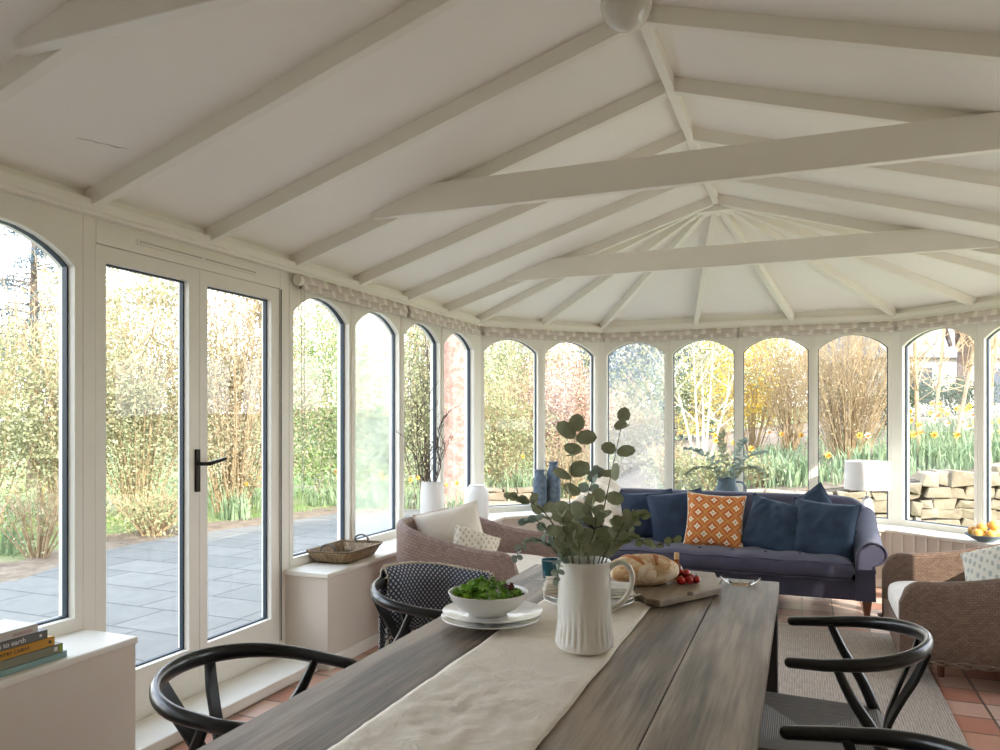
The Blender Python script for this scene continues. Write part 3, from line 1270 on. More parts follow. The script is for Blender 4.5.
def blind(T, u0, u1, label, cord=None, drop=0):
    t_ = thing('roman_blind', label, 'blind', T((u0 + u1) / 2, -.03, 2.2), group='raised roman blinds along the window heads')
    m = MB().box((u0, -.04, 2.188), (u1, -.002, 2.206))
    MB().add([T(*p) for p in m.v], m.f).build('headrail', 'paint', t_, smooth=False, world=True)
    pr = [(-.040, 2.206), (-.043, 2.18), (-.050, 2.150), (-.056, 2.128), (-.052, 2.119), (-.043, 2.118), (-.036, 2.124), (-.036, 2.15)]
    n = max(8, int((u1 - u0) / .05))
    P = []
    for i in range(n + 1):
        u = u0 + (u1 - u0) * i / n
        wv = .003 * math.sin(i * 1.9 + u0 * 3)
        P.append([T(u, w + wv, z - (.006 * math.sin(PI * i / n) if z < 2.17 else 0)) for w, z in pr])
    m = MB()
    m.grid(P)
    m.build('folded_cloth', 'blind', t_, world=True, solid=.003)
    m = MB()
    P = [[T(u0 + (u1 - u0) * i / n, w - .004, z) for w, z in ((-.041, 2.2), (-.050, 2.172), (-.056, 2.158), (-.05, 2.152), (-.04, 2.156))] for i in range(n + 1)]
    m.grid(P)
    m.build('upper_fold', 'blind', t_, world=True, solid=.003)
    if drop:
        m = MB()
        m.grid([[T(u0 + (u1 - u0) * i / 12, -.038, 2.2 - drop * j / 6) for j in range(7)] for i in range(13)])
        m.build('added_shade_cloth', 'blind', t_, world=True, solid=.003)
    if cord is not None:
        m = MB()
        m.tube([T(cord, -.03, 2.2), T(cord + .002, -.032, 1.6), T(cord + .004, -.032, .98), T(cord + .012, -.032, .955), T(cord + .022, -.032, .98), T(cord + .026, -.032, 1.6), T(cord + .03, -.03, 2.2)], .0022, 5)
        m.build('pull_cord', 'jute', t_, world=True)
        m = MB()
        m.tube([T(u0 - .03, -.045, 2.165), T(u0 + .005, -.045, 2.165)], .028, 14)
        m.build('end_bracket', 'paint', t_, world=True)


blind(TL, 3.63, 4.885, 'raised roman blind beside the glazed doors, with a hanging pull cord', 3.66)
blind(TL, 4.915, 6.23, 'raised roman blind above the twig vase, along the side wall')
blind(T1, .03, l1 - .03, 'raised roman blind over the two slanting windows with blue bottles')
blind(T2, .03, l2 / 2 - .01, 'raised roman blind on the end wall above the grey blue jug')
blind(T2, l2 / 2 + .01, l2 - .03, 'raised roman blind on the end wall above the white lamp')
blind(T4, .7, 2.2, 'unseen roman blind lowered on the right wall, added to shade the sofa', drop=.82)  # added out of view to keep direct sun off the sofa cushions
blind(T3, .03, l3 - .03, 'raised roman blind over the slanting windows by the fruit bowl')

# globe light -----------------------------------------------------
t_ = thing('globe_light', 'round opal glass globe light fixed under the ceiling ridge', 'light', (RX, 2.64, 2.908))
m = MB().lathe([(.055, 0), (.055, -.012), (.048, -.02), (.04, -.024)], 24)
m.build('ceiling_mount', 'paint', t_)
m = MB().ball((0, 0, -.084), .09, 18)
m.build('glass_globe', 'globe', t_)
# ================================================================== FURNITURE
# rug
m = MB()
P = [[V((-1.35 + 2.0 * i / 8, .6 + 4.85 * j / 16, .012)) for j in range(17)] for i in range(9)]
m.box((-1.35, .6, .001), (.65, 5.45, .012))
o = m.build('rug', 'rug', smooth=False, bevel=.004)
tag(o, 'large grey brown woven rug lying on terracotta tiles under the dining table', 'rug')

# dining table ----------------------------------------------------
TX0, TX1, TY0, TY1, TZ = -1.06, -.08, .62, 3.10, .76
t_ = thing('dining_table', 'long grey oak plank dining table with dark legs', 'table', (-.57, 1.86, 0))
seams = [TX0, -.815, -.55, -.288, TX1]
for a, b in zip(seams, seams[1:]):
    m = MB().box((a + .0012, TY0, TZ - .042), (b - .0012, TY1, TZ))
    m.build('plank', 'table', t_, smooth=False, bevel=.003, world=True)
m = MB()
m.box((TX0 + .09, TY0 + .09, TZ - .13), (TX0 + .115, TY1 - .09, TZ - .043)).box((TX1 - .115, TY0 + .09, TZ - .13), (TX1 - .09, TY1 - .09, TZ - .043))
m.box((TX0 + .09, TY0 + .09, TZ - .13), (TX1 - .09, TY0 + .115, TZ - .043)).box((TX0 + .09, TY1 - .115, TZ - .13), (TX1 - .09, TY1 - .09, TZ - .043))
m.build('apron', 'darkleg', t_, smooth=False, world=True)
for x in (TX0 + .004, TX1 - .089):
    for y in (TY0 + .004, TY1 - .089):
        MB().box((x, y, .013), (x + .085, y + .085, TZ - .0425)).build('leg', 'darkleg', t_, smooth=False, bevel=.004, world=True)

# runner
m = MB()
nx, ny = 26, 150
RXa, RXb = -.822, -.462
P = []
for i in range(nx + 1):
    row = []
    for j in range(ny + 1):
        y = TY0 + .02 + (TY1 - .03 - TY0 - .02) * j / ny
        x = RXa + (RXb - RXa) * i / nx
        edge = min(i, nx - i) / 3
        w = noise.noise(V((x * 7, y * 9, 1.3))) * .5 + noise.noise(V((x * 22 + y * 8, y * 26 - x * 9, 4))) * .5
        rg = min(abs(noise.noise(V((x * 13 + 3, y * 17 + x * 7, 9)))), abs(noise.noise(V((x * 24 - y * 12, y * 13 + x * 9, 19)))) + .05)
        z = TZ + .0022 + .006 * max(0, w + .35) + .012 * max(0, .25 - rg) * 2
        if edge < 1:
            z = TZ + .0018 + (z - TZ - .0018) * (.35 + .65 * edge)
        if y > 1.75 and y < 3.05:
            z = TZ + .0022 + (z - TZ - .0022) * .2
        if i in (0, nx):
            x += .004 * noise.noise(V((0, y * 6, 2)))
        row.append(V((x, y, z)))
    P.append(row)
m.grid(P)
o = m.build('table_runner', 'runner', solid=.0015)
tag(o, 'crinkled oatmeal linen runner along the middle of the grey table', 'table runner')


# wishbone style chairs -------------------------------------------
def make_chair(label):
    c = thing('dining_chair', label, 'chair', group='black curved back dining chairs round the table')
    hw, tipx, bx = .245, .055, -.315
    # top rail
    pts, ra, rb = [], [], []
    path = [(tipx, hw - .012), (-.03, hw), (-.10, hw - .003)]
    n = 22
    cx = -.10
    for i in range(n + 1):
        a = PI / 2 + PI * i / n
        sx = (cx - bx) if math.cos(a) < 0 else 1
        path.append((cx + (cx - bx) * math.cos(a), (hw - .003) * math.sin(a)))
    path += [(-.10, -hw + .003), (-.03, -hw), (tipx, -hw + .012)]
    pp = []
    for x, y in path:
        if not pp or (V((x, y, 0)) - V((pp[-1].x, pp[-1].y, 0))).length > .004:
            k = min(1, max(0, (tipx - x) / (tipx - bx)))
            pp.append(V((x, y, .703 + .040 * k ** 1.4)))
    for p in pp:
        k = min(1, max(0, (tipx - p.x) / (tipx - bx)))
        ra.append(.0175 - .0035 * k)
        rb.append(.0150 + .0075 * k)
    for sgn, k_ in ((1, 0), (-1, -1)):
        e_ = (pp[k_] - pp[1 if k_ == 0 else -2]).normalized()
        ext = [(pp[k_] + e_ * .006, .86), (pp[k_] + e_ * .0105, .6), (pp[k_] + e_ * .0125, .2)]
        a0, b0 = ra[k_], rb[k_]
        for q_, f_ in ext:
            if k_ == 0:
                pp.insert(0, q_)
                ra.insert(0, a0 * f_)
                rb.insert(0, b0 * f_)
            else:
                pp.append(q_)
                ra.append(a0 * f_)
                rb.append(b0 * f_)
    m = MB()
    m.tube(pp, ra, 14, up=(0, 0, 1), flat=rb)
    m.build('arm_rail', 'black', c, angle=60)
    # rear legs, curved forward to the arms
    for s in (1, -1):
        pts = smoothpath([(-.235, .205 * s, .013), (-.225, .208 * s, .2), (-.205, .214 * s, .40), (-.165, .222 * s, .52), (-.105, .232 * s, .62), (-.065, .238 * s, .705)], 6)
        r_ = lerpl([.012, .0165, .019, .0175, .0145, .012], len(pts))
        MB().tube(pts, r_, 12).build('rear_leg', 'black', c, angle=60)
        pts = [(.215, .245 * s, .013), (.213, .242 * s, .25), (.21, .238 * s, .455)]
        MB().tube(pts, [.0125, .018, .0165], 12).build('front_leg', 'black', c, angle=60)
        MB().tube([(.212, .242 * s, .22), (-.222, .209 * s, .19)], [.0095, .0095], 10).build('side_stretcher', 'black', c)
        MB().tube([(.21, .238 * s, .425), (0, .232 * s, .418), (-.205, .214 * s, .425)], [.014, .015, .014], 10).build('seat_rail', 'black', c)
    MB().tube([(.213, -.24, .30), (.213, .24, .30)], [.010, .010], 10).build('front_stretcher', 'black', c)
    MB().tube([(.21, -.238, .437), (.213, 0, .43), (.21, .238, .437)], [.014, .017, .014], 10).build('seat_rail', 'black', c)
    MB().tube([(-.205, -.214, .43), (-.205, .214, .43)], [.013, .013], 10).build('seat_rail', 'black', c)
    # Y splat
    m = MB()
    xs, xt = -.203, bx + .004

    def strip(pl, w):
        vs, fs = [], []
        for i, (x, y, z) in enumerate(pl):
            wd = w[i] / 2
            tdir = V(pl[min(i + 1, len(pl) - 1)]) - V(pl[max(0, i - 1)])
            sd = V((0, tdir.z, -tdir.y)).normalized() * wd
            nx_ = .006
            vs += [V((x - nx_, y, z)) - sd, V((x + nx_, y, z)) - sd, V((x + nx_, y, z)) + sd, V((x - nx_, y, z)) + sd]
        k = len(pl)
        for i in range(k - 1):
            for q in range(4):
                q2 = (q + 1) % 4
                fs.append((i * 4 + q, i * 4 + q2, (i + 1) * 4 + q2, (i + 1) * 4 + q))
        fs += [(3, 2, 1, 0), ((k - 1) * 4, (k - 1) * 4 + 1, (k - 1) * 4 + 2, (k - 1) * 4 + 3)]
        m.add(vs, fs)
    for s in (1, -1):
        pl = smoothpath([(xs, .017 * s, .432), (xs - .012, .026 * s, .50), (xs - .04, .047 * s, .575), (xs - .075, .072 * s, .655), (xt + .006, .097 * s, .733)], 6)
        strip([tuple(p) for p in pl], lerpl([.032, .038, .042, .044, .034], len(pl)))
    m.build('splat', 'black', c, smooth=False, bevel=.002)
    # woven seat: four triangular fields meeting in the middle
    m = MB()
    cor = [(-.20, -.215), (.213, -.245), (.213, .245), (-.20, .215)]
    ce = V((.0, 0, .438))
    N = 10
    for q in range(4):
        a, b = cor[q], cor[(q + 1) % 4]
        P = []
        for i in range(N + 1):
            t = i / N
            row = []
            for j in range(N + 1):
                s = j / N
                e = V((a[0] + (b[0] - a[0]) * t, a[1] + (b[1] - a[1]) * t, .452))
                p = e + (ce - e) * s
                p.z = .452 - .02 * (math.sin(PI / 2 * s)) + .004 * (1 - s)
                row.append(p)
            P.append(row)
        # strands run parallel to the rail: v metres towards the centre
        m.grid(P)
        # wrapped edge
        P = [[P[i][0], P[i][0] + (P[i][0] - V((ce.x, ce.y, P[i][0].z))).normalized() * .012 + V((0, 0, -.008)), P[i][0] + (P[i][0] - V((ce.x, ce.y, P[i][0].z))).normalized() * .014 + V((0, 0, -.03))] for i in range(N + 1)]
        m.grid(P)
    m.build('seat', 'papercord', c, angle=30)
    return c


ch = make_chair('farther black curved back dining chair on the right, with paper cord seat')
ch.location = (.022, 2.508, 0)
ch.rotation_euler = (0, 0, PI)
dup(ch, (.022, 1.53, 0), PI, 'black curved back dining chair nearest the viewer on the right, mostly cut off')
dup(ch, (-1.185, 1.575, 0), .09, 'black curved back dining chair in the left foreground facing the door threshold')
dup(ch, (-1.21, 2.62, 0), 0, 'black curved back dining chair with a navy dotted throw hung over it')

# throw over the second left chair --------------------------------
t_ = thing('dotted_throw', 'navy and white dotted woven throw draped over a black chair back', 'throw', (-1.21, 2.62, .45))
path = []
hw, bx, cx = .242, -.315, -.10
for i in range(31):
    a = math.radians(180) - math.radians(180 - 84) * i / 30
    path.append((cx + (cx - bx) * math.cos(a), hw * math.sin(a)))
path = path + [(-.04, hw), (0.02, hw - .005), (.05, hw - .01)]
P = []
np_ = len(path)
for i, (x, y) in enumerate(path):
    k = i / (np_ - 1)
    p = V((x, y, 0))
    d = V((x - cx * .6 - .02, y, 0)).normalized()         # outward
    zr = .703 + .040 * min(1, max(0, (.055 - x) / .37)) ** 1.4
    top = zr + .055
    wob = .006 * math.sin(i * 1.3)
    zi = .50 + .03 * math.sin(i * .7)
    zo = .36 + .02 * math.sin(i * .5 + 1)
    prof = [(-.028, zi), (-.036 + wob, .56), (-.045, .62), (-.048, .68), (-.046, zr + .01), (-.036, zr + .032), (-.016, top), (.004, top + .002), (.026, zr + .04), (.038, zr + .01), (.04, .66), (.043 + wob, .58), (.046 - wob, .47), (.043, zo)]
    es = .42 + .58 * min(1, i / 4, (np_ - 1 - i) / 3)
    P.append([V((0, 0, z - .45)) + p + d * w * es for w, z in prof])
m = MB()
m.grid(P)
m.build('woven_cloth', 'dotted', t_, solid=.008, subd=1)
m = MB()
rr = random.Random(5)
for row in (P[0], P[-1]):
    for a, b in zip(row, row[1:]):
        for k in range(5):
            p = a + (b - a) * (k / 5)
            m.tube([p, p + V((rr.uniform(-.007, .007), rr.uniform(-.012, .004), rr.uniform(-.006, .006)))], [.0035, .002], 5)
for j in (0, -1):
    for i in range(len(P) - 1):
        for k in range(3):
            p = P[i][j] + (P[i + 1][j] - P[i][j]) * (k / 3)
            m.tube([p, p + V((rr.uniform(-.005, .005), rr.uniform(-.005, .005), -.012))], [.0035, .002], 5)
for i in range(len(P) - 1):
    for k in range(4):
        p = P[i][6] + (P[i + 1][6] - P[i][6]) * (k / 4) + V((0, 0, .003))
        m.tube([p, p + V((rr.uniform(-.006, .006), rr.uniform(-.006, .006), .007))], [.004, .002], 5)
o = m.build('fuzzy_edging', 'throwwool', t_)


# wicker armchairs ------------------------------------------------
def wicker_chair(label, loc, rot, mat, cushmat, hwid=.415, armz=.63, zb0=.25, c0=.355, legin=.0):
    """front of the chair towards local +x"""
    c = thing('wicker_armchair', label, 'armchair', loc, rot)
    dep = .40
    r_ = .16
    path = [(dep, -hwid), (dep - .2, -hwid), (dep - .45, -hwid)]
    for i in range(9):
        a = -PI / 2 - PI / 2 * i / 8
        path.append((-dep + r_ + r_ * math.cos(a), -hwid + r_ + r_ * math.sin(a)))
    path += [(-dep, -.1), (-dep, .1)]
    for i in range(9):
        a = PI - PI / 2 * i / 8
        path.append((-dep + r_ + r_ * math.cos(a), hwid - r_ + r_ * math.sin(a)))
    path += [(dep - .45, hwid), (dep - .2, hwid), (dep, hwid)]
    # even resample
    L = [0]
    for a, b in zip(path, path[1:]):
        L.append(L[-1] + math.hypot(b[0] - a[0], b[1] - a[1]))
    N = 90
    pts = []
    for i in range(N + 1):
        t = L[-1] * i / N
        k = max(j for j in range(len(L)) if L[j] <= t + 1e-9)
        k = min(k, len(path) - 2)
        f = (t - L[k]) / (L[k + 1] - L[k])
        pts.append(V((path[k][0] + (path[k + 1][0] - path[k][0]) * f, path[k][1] + (path[k + 1][1] - path[k][1]) * f, 0)))
    P = []
    for i, p in enumerate(pts):
        tg = (pts[min(i + 1, N)] - pts[max(i - 1, 0)]).normalized()
        outn = V((tg.y, -tg.x, 0))
        if outn.dot(p) < 0:
            outn = -outn
        fx = (p.x + dep) / (2 * dep)                   # 0 back .. 1 front
        top = armz + .135 * (1 - min(1, max(0, (fx - .02) / .8))) ** 1.6
        # rounded front corner of each arm
        dfront = (dep - p.x)
        if dfront < .11 and abs(p.y) > hwid - .02:
            q = 1 - dfront / .11
            top -= .11 * (1 - math.sqrt(max(0, 1 - q * q)))
        zb = zb0
        th = .052
        prof = []
        for k in range(8):
            f = k / 7
            z = zb + (top - .03 - zb) * f
            prof.append((th * .5 + .012 * math.sin(PI * f * .9) + .022 * (f - 1), z))
        for k in range(1, 7):
            a = PI * k / 7
            prof.append((math.cos(a) * th * .58, top - .03 + .036 * math.sin(a)))
        for k in range(7):
            f = 1 - k / 6
            prof.append((-th * .5, zb + .06 + (top - .03 - zb - .06) * f))
        P.append([p + outn * w + V((0, 0, z)) for w, z in prof])
    m = MB()
    m.grid(P)
    for row in (P[0], P[-1]):
        cen = sum(row, V((0, 0, 0))) / len(row)
        h = len(row) // 2
        fc = []
        for i in range(h):
            a, b, c2, d2 = row[i], row[i + 1], row[-2 - i], row[-1 - i]
            if i + 1 >= len(row) - 2 - i:
                m.add([a, b, d2], [(0, 1, 2)], [[(0, 0), (.02, 0), (.02, .02)]])
                break
            m.add([a + V((0, 0, 0)), b, c2, d2], [(0, 1, 2, 3)], [[(a.y, a.z), (b.y, b.z), (c2.y, c2.z), (d2.y, d2.z)]])
    m.build('woven_shell', mat, c, angle=50)
    # front apron and seat deck
    m = MB()
    P = [[V((dep - .012, -hwid + .02 + (2 * hwid - .04) * i / 10, .0 + zb0 + (c0 - zb0) * j / 3)) for j in range(4)] for i in range(11)]
    m.grid(P)
    P = [[V((dep - .012 - (2 * dep - .05) * j / 6, -hwid + .02 + (2 * hwid - .04) * i / 10, c0 - .005)) for j in range(7)] for i in range(11)]
    m.grid(P)
    m.build('seat_apron', mat, c, solid=.012)
    # plaited lower border
    m = MB()
    bp = [p * 1.0 + V((0, 0, zb0 + .002)) for p in pts]
    for ph in (0, 1):
        q = []
        for i in range(0, len(bp)):
            a_ = i * .9 + ph * PI
            nrm = V((bp[i].x, bp[i].y, 0)).normalized()
            q.append(bp[i] + nrm * (.03 + .007 * math.cos(a_)) + V((0, 0, .010 * math.sin(a_))))
        m.tube(q, .008, 6)
    m.build('plaited_border', mat, c)
    for x, y in ((dep - .05 - legin, hwid - .03 - legin), (dep - .05 - legin, -hwid + .03 + legin), (-dep + .06 + legin, hwid - .06 - legin), (-dep + .06 + legin, -hwid + .06 + legin)):
        MB().tube([(x, y, 0), (x, y, c0 - .01)], [.018, .024], 10).build('leg', 'legwood', c)
    # seat cushion
    m = MB()
    n = 16
    a, b, h = .36, hwid - .07, .145
    for sgn in (1,):
        P = []
        for i in range(25):
            row = []
            f = i / 24
            ang = -PI / 2 + PI * f
            zz = c0 + h / 2 + h / 2 * math.copysign(abs(math.sin(ang)) ** .5, math.sin(ang))
            ex = abs(math.cos(ang)) ** .28
            for j in range(48):
                t = 2 * PI * j / 48
                cx_ = math.copysign(abs(math.cos(t)) ** .3, math.cos(t))
                cy_ = math.copysign(abs(math.sin(t)) ** .3, math.sin(t))
                s = ex if 0 < i < 24 else 0
                crown = .02 * max(0, math.sin(ang)) * (1 - (cx_ * s) ** 2) * 0
                row.append(V((.03 + a * cx_ * s, b * cy_ * s, zz + .018 * math.sin(ang) * (1 - s ** 2))))
            P.append(row)
        m.grid(P, cv=True)
    m.build('seat_cushion', cushmat, c, angle=60)
    return c


wicker_chair('brown wicker armchair with pale seat cushion on the right of the sofa', (.872, 4.94, .0), PI, 'wickerbrown', 'linen', .455, .535, .13, .25, .17)
wicker_chair('pinkish wicker armchair with cream seat cushion by the side windows', (-1.87, 4.41, 0), 0, 'wickerpink', 'cream')


# scatter cushions ------------------------------------------------
def pillow(name, label, w, h, t, mat, loc, lean, yaw, roll=0, seed=0, group=None, wr=.02, piping=None, backmat=None, uvs=(1, 1)):
    mtx = Matrix.Rotation(yaw, 4, 'Z') @ Matrix.Rotation(PI / 2 - lean, 4, 'X') @ Matrix.Rotation(roll, 4, 'Z')
    c = thing(name, label, 'cushion', loc, mtx, group)
    n = 22
    P = {}
    for side in (1, -1):
        rows = []
        for i in range(n + 1):
            u = -1 + 2 * i / n
            row = []
            for j in range(n + 1):
                v = -1 + 2 * j / n
                x = w / 2 * u * (1 - .085 * (1 - v * v) * abs(u) ** 3)
                y = h / 2 * v * (1 - .085 * (1 - u * u) * abs(v) ** 3)
                prof = (max(0, 1 - u * u) * max(0, 1 - v * v)) ** .42
                wrk = noise.noise(V((x * 9 + seed * 7.1, y * 9, seed))) + 1.1 * abs(noise.noise(V((x * 16 - y * 9 + seed, y * 12 + x * 8, seed + 5))))
                z = side * (t / 2 * prof + wr * wrk * prof)
                row.append(V((x, y, z)))
            rows.append(row)
        P[side] = rows
    m = MB()
    m.grid(P[1], uvscale=uvs)
    m.build('front_cover', mat, c, angle=80)
    m = MB()
    m.grid(P[-1], uvscale=uvs)
    m.build('back_cover', backmat or mat, c, angle=80)
    m = MB()
    rim_ = [P[1][i][0] for i in range(n)] + [P[1][n][j] for j in range(n)] + [P[1][n - i][n] for i in range(n)] + [P[1][0][n - j] for j in range(n + 1)]
    m.tube(rim_, .0045, 6)
    m.build('edge_piping', piping or mat, c)
    return c


# ------------------------------------------------------------------ sofa
SX0, SX1, SYF, SYB = -1.66, .50, 5.60, 6.50
t_ = thing('sofa', 'slate purple velvet sofa with scroll arms and a single bench seat', 'sofa', ((SX0 + SX1) / 2, 6.05, 0))
aw = .17
# base rail
m = MB().box((SX0 + .05, SYF + .02, .165), (SX1 - .05, SYB - .03, .30))
m.build('base', 'sofa', t_, world=True, smooth=False, bevel=.015, seg=3)
# bench seat cushion
m = MB()
x0, x1, y0, y1, z0, z1 = SX0 + aw + .005, SX1 - aw - .005, SYF - .035, SYB - .17, .29, .435
P = []
NI = 72
for i in range(NI + 1):
    f = i / NI
    x = x0 + (x1 - x0) * f
    e = min(f, 1 - f) * (x1 - x0)
    endf = math.sqrt(max(0, 1 - (1 - min(1, e / .05)) ** 2)) if e < .05 else 1
    row = []
    NJ = 32
    for j in range(NJ):
        a = 2 * PI * j / NJ
        c = math.copysign(abs(math.cos(a)) ** .35, math.cos(a))
        s = math.copysign(abs(math.sin(a)) ** .55, math.sin(a))
        puff = .012 * math.sin(f * PI * 7) ** 2 if s > 0 else 0
        row.append(V((x, (y0 + y1) / 2 + (y1 - y0) / 2 * c * (.97 + .03 * endf), (z0 + z1) / 2 + (z1 - z0) / 2 * s * (.35 + .65 * endf) + puff * abs(s) + .006 * noise.noise(V((x * 5, a * 2, 0))))))
    P.append(row)
m.grid(P, cv=True)
m.add([p for p in P[0]], [tuple(range(NJ))])
m.add([p for p in P[-1]], [tuple(reversed(range(NJ)))])
cu_ = m.build('seat_cushion', 'sofa', t_, world=True, angle=70)
m = MB()
for zz in (.415, .305):
    m.tube([V((x0 + .01 + (x1 - x0 - .02) * i / 30, y0 + .016, zz + .004 * math.sin(i * 1.3))) for i in range(31)], .0055, 6)
m.build('seat_piping', 'sofa', cu_, world=False) if False else m.build('seat_piping', 'sofa', t_, world=True)
for i in range(8):
    x = x0 + (x1 - x0) * (i + .5) / 8
    MB().ball((x, y0 + .17, .443), .012, 6, (1, 1, .5)).build('seat_button', 'sofa', t_, world=True)
# back, gently sweeping down into the arms


def back_top(x):
    e = min(x - SX0, SX1 - x)
    return .80 - .055 * max(0, 1 - e / .30) ** 2 - .10 * max(0, 1 - e / .14) ** 2


m = MB()
P = []
for i in range(41):
    x = SX0 + .035 + (SX1 - SX0 - .07) * i / 40
    zt = back_top(x)
    row = []
    pr = [(SYB - .02, .17), (SYB - .01, .45), (SYB + .012, zt - .07), (SYB + .0, zt - .02), (SYB - .045, zt), (SYB - .10, zt - .018), (SYB - .135, zt - .07), (SYB - .17, .55), (SYB - .20, .40), (SYB - .2, .17)]
    P.append([V((x, y, z)) for y, z in pr])
m.grid(P)
m.add(P[0], [tuple(range(10))])
m.add(P[-1], [tuple(reversed(range(10)))])
m.build('backrest', 'sofa', t_, world=True, angle=60, bevel=0, subd=1)
for s, xo in ((1, SX1), (-1, SX0)):
    m = MB()
    P = []
    NY = 24
    for i in range(NY + 1):
        f = i / NY
        y = SYF + .0 + (SYB - .06 - SYF) * f
        zt = .560 + .155 * max(0, (f - .15) / .85) ** 1.7
        r_ = .074
        row = []
        # inner face, over the roll, under the roll, down the outside
        xi = xo - s * aw
        row.append(V((xi, y, .17)))
        row.append(V((xi, y, .36)))
        row.append(V((xi + s * .01, y, zt - .09)))
        cxr, czr = xo - s * .062, zt - r_
        for k in range(12):
            a = math.radians(160) - math.radians(235) * k / 11
            row.append(V((cxr + s * r_ * 1.1 * math.cos(a), y, czr + r_ * math.sin(a))))
        row.append(V((xo - s * .055, y, zt - .155)))
        row.append(V((xo - s * .05, y, .36)))
        row.append(V((xo - s * .045, y, .17)))
        P.append(row)
    m.grid(P)
    m.add(P[0], [tuple(range(len(P[0])))])
    m.add(P[-1], [tuple(reversed(range(len(P[0]))))])
    ar = m.build('arm', 'sofa', t_, world=True, angle=50)
    ar_front = [p + V((0, -.004, 0)) for p in P[0][1:-1]]
    MB().tube(ar_front, .006, 6).build('arm_piping', 'sofa', t_, world=True)
for x in (SX0 + .09, SX1 - .095):
    for y in (SYF + .06, SYB - .09):
        MB().lathe([(.014, 0), (.016, .03), (.022, .09), (.030, .15), (.030, .168)], 14, (x, y, 0)).build('leg', 'legwood', t_, world=True)

cg = 'scatter cushions along the sofa'
pillow('scatter_cushion', 'navy velvet scatter cushion at the left end of the sofa beside the cream throw', .42, .42, .15, 'navy', (-1.15, 6.12, .60), .28, .12, .1, 1, cg)
pillow('scatter_cushion', 'navy velvet scatter cushion tucked behind the left edge of the orange cushion', .43, .43, .16, 'navy', (-.90, 6.02, .61), .3, .2, .13, 2, cg)
pillow('scatter_cushion', 'orange scatter cushion with rows of cream star flowers', .43, .42, .15, 'orange', (-.61, 5.93, .615), .36, .05, -.05, 3, cg, .006, 'leafprintc', 'leafprintc')
pillow('scatter_cushion', 'blue velvet scatter cushion slumped on the seat, just right of the orange one', .42, .42, .16, 'navyteal', (-.19, 5.94, .595), .45, -.1, -.22, 4, cg, .032)
pillow('scatter_cushion', 'blue velvet scatter cushion with one corner up, hidden behind another by the right arm', .44, .44, .14, 'navyteal', (.07, 6.12, .61), .25, -.1, .62, 5, cg)
pillow('scatter_cushion', 'front blue velvet scatter cushion resting against the right sofa arm', .46, .44, .17, 'navyteal', (.135, 5.89, .59), .40, -.25, -.06, 6, cg, .032)

# cream throw over the left arm of the sofa
m = MB()
P = []
for i in range(30):
    f = i / 29
    y = 5.72 + .72 * f
    row = []
    for j in range(26):
        g = j / 25
        a = g * 1.0
        # from the seat up over the arm and back, down outside
        if g < .35:
            x = -1.30 - .20 * (g / .35)
            z = .47 + .20 * (g / .35) ** 1.3
        elif g < .6:
            q = (g - .35) / .25
            x = -1.50 - .18 * q
            z = .67 + .05 * math.sin(PI * q)
        else:
            q = (g - .6) / .4
            x = -1.68 - .05 * math.sin(PI * q)
            z = .67 - .42 * q
        lift = .12 * f ** 1.6 * (1 if g < .75 else .4)
        w = .04 * noise.noise(V((y * 8, g * 8, 3))) + .018 * math.sin(y * 30 + g * 9) + .022 * noise.noise(V((y * 20, g * 22, 8)))
        row.append(V((x + w * .5, y, z + lift + w + .035)))
    P.append(row)
m.grid(P)
t_ = thing('wool_throw', 'chunky cream throw heaped over the left arm of the sofa', 'throw', (-1.5, 6.1, .4))
m.build('draped_wool', 'throwwool', t_, world=True, solid=.03, subd=1)

# chair cushions
pillow('chair_cushion', 'plain cream cushion leaning in the pinkish wicker armchair', .42, .36, .15, 'cream', (-2.03, 4.33, .655), .35, .62, .2, 8, None, .01)
pillow('chair_cushion', 'small leaf patterned cushion in front of the plain cream one', .30, .24, .11, 'leafprintc', (-1.84, 4.24, .60), .55, .8, -.42, 9, None, .01)
pillow('chair_cushion', 'grey leaf printed cushion with a taupe side in the brown wicker armchair', .38, .34, .14, 'leafprint', (1.0, 4.88, .545), .6, -PI / 2 + .8, .45, 10, None, .008, None, 'leafprintb')
# ================================================================== ON THE TABLE
# pitcher ---------------------------------------------------------
PX, PY = -.541, 1.985
Z0 = TZ + .006
jug = thing('ceramic_pitcher', 'tall cream ceramic pitcher with a ribbed foot holding eucalyptus', 'pitcher', (PX, PY, Z0))


def ribs(r, z, a):
    if .02 < z < .085:
        e = min(1, (z - .02) / .01, (.085 - z) / .012)
        return r * (1 - .05 * e * (.5 + .5 * math.cos(a * 28)) ** 2)
    return r


prof = [(0, .0), (.055, .0), (.068, .003), (.0765, .012), (.0785, .025)] + [(.0785 - .001 * k, .025 + .008 * k) for k in range(1, 8)] + [(.0715, .12), (.070, .16), (.069, .20), (.0685, .225), (.0705, .236), (.068, .238), (.062, .225), (.0625, .16), (.066, .09), (.07, .03), (.05, .01), (0, .01)]
MB().lathe(prof, 120, fn=ribs).build('body', 'glaze', jug, angle=50)
dr = V((CY, SY, 0)).normalized()
pts = smoothpath([dr * .064 + V((0, 0, .214)), dr * .085 + V((0, 0, .229)), dr * .112 + V((0, 0, .226)), dr * .128 + V((0, 0, .195)), dr * .122 + V((0, 0, .158)), dr * .10 + V((0, 0, .125)), dr * .070 + V((0, 0, .105))], 6)
MB().tube(pts, lerpl([.008, .0075, .0075, .0075, .007, .007, .008], len(pts)), 12, up=(-SY, CY, 0), flat=lerpl([.013, .011, .010, .010, .010, .010, .013], len(pts))).build('handle', 'glaze', jug)

# eucalyptus ------------------------------------------------------
MP = V((PX, PY, Z0 + .232))
RV, FV = V((CY, SY, 0)), V((-SY, CY, 0))
rl = random.Random(21)


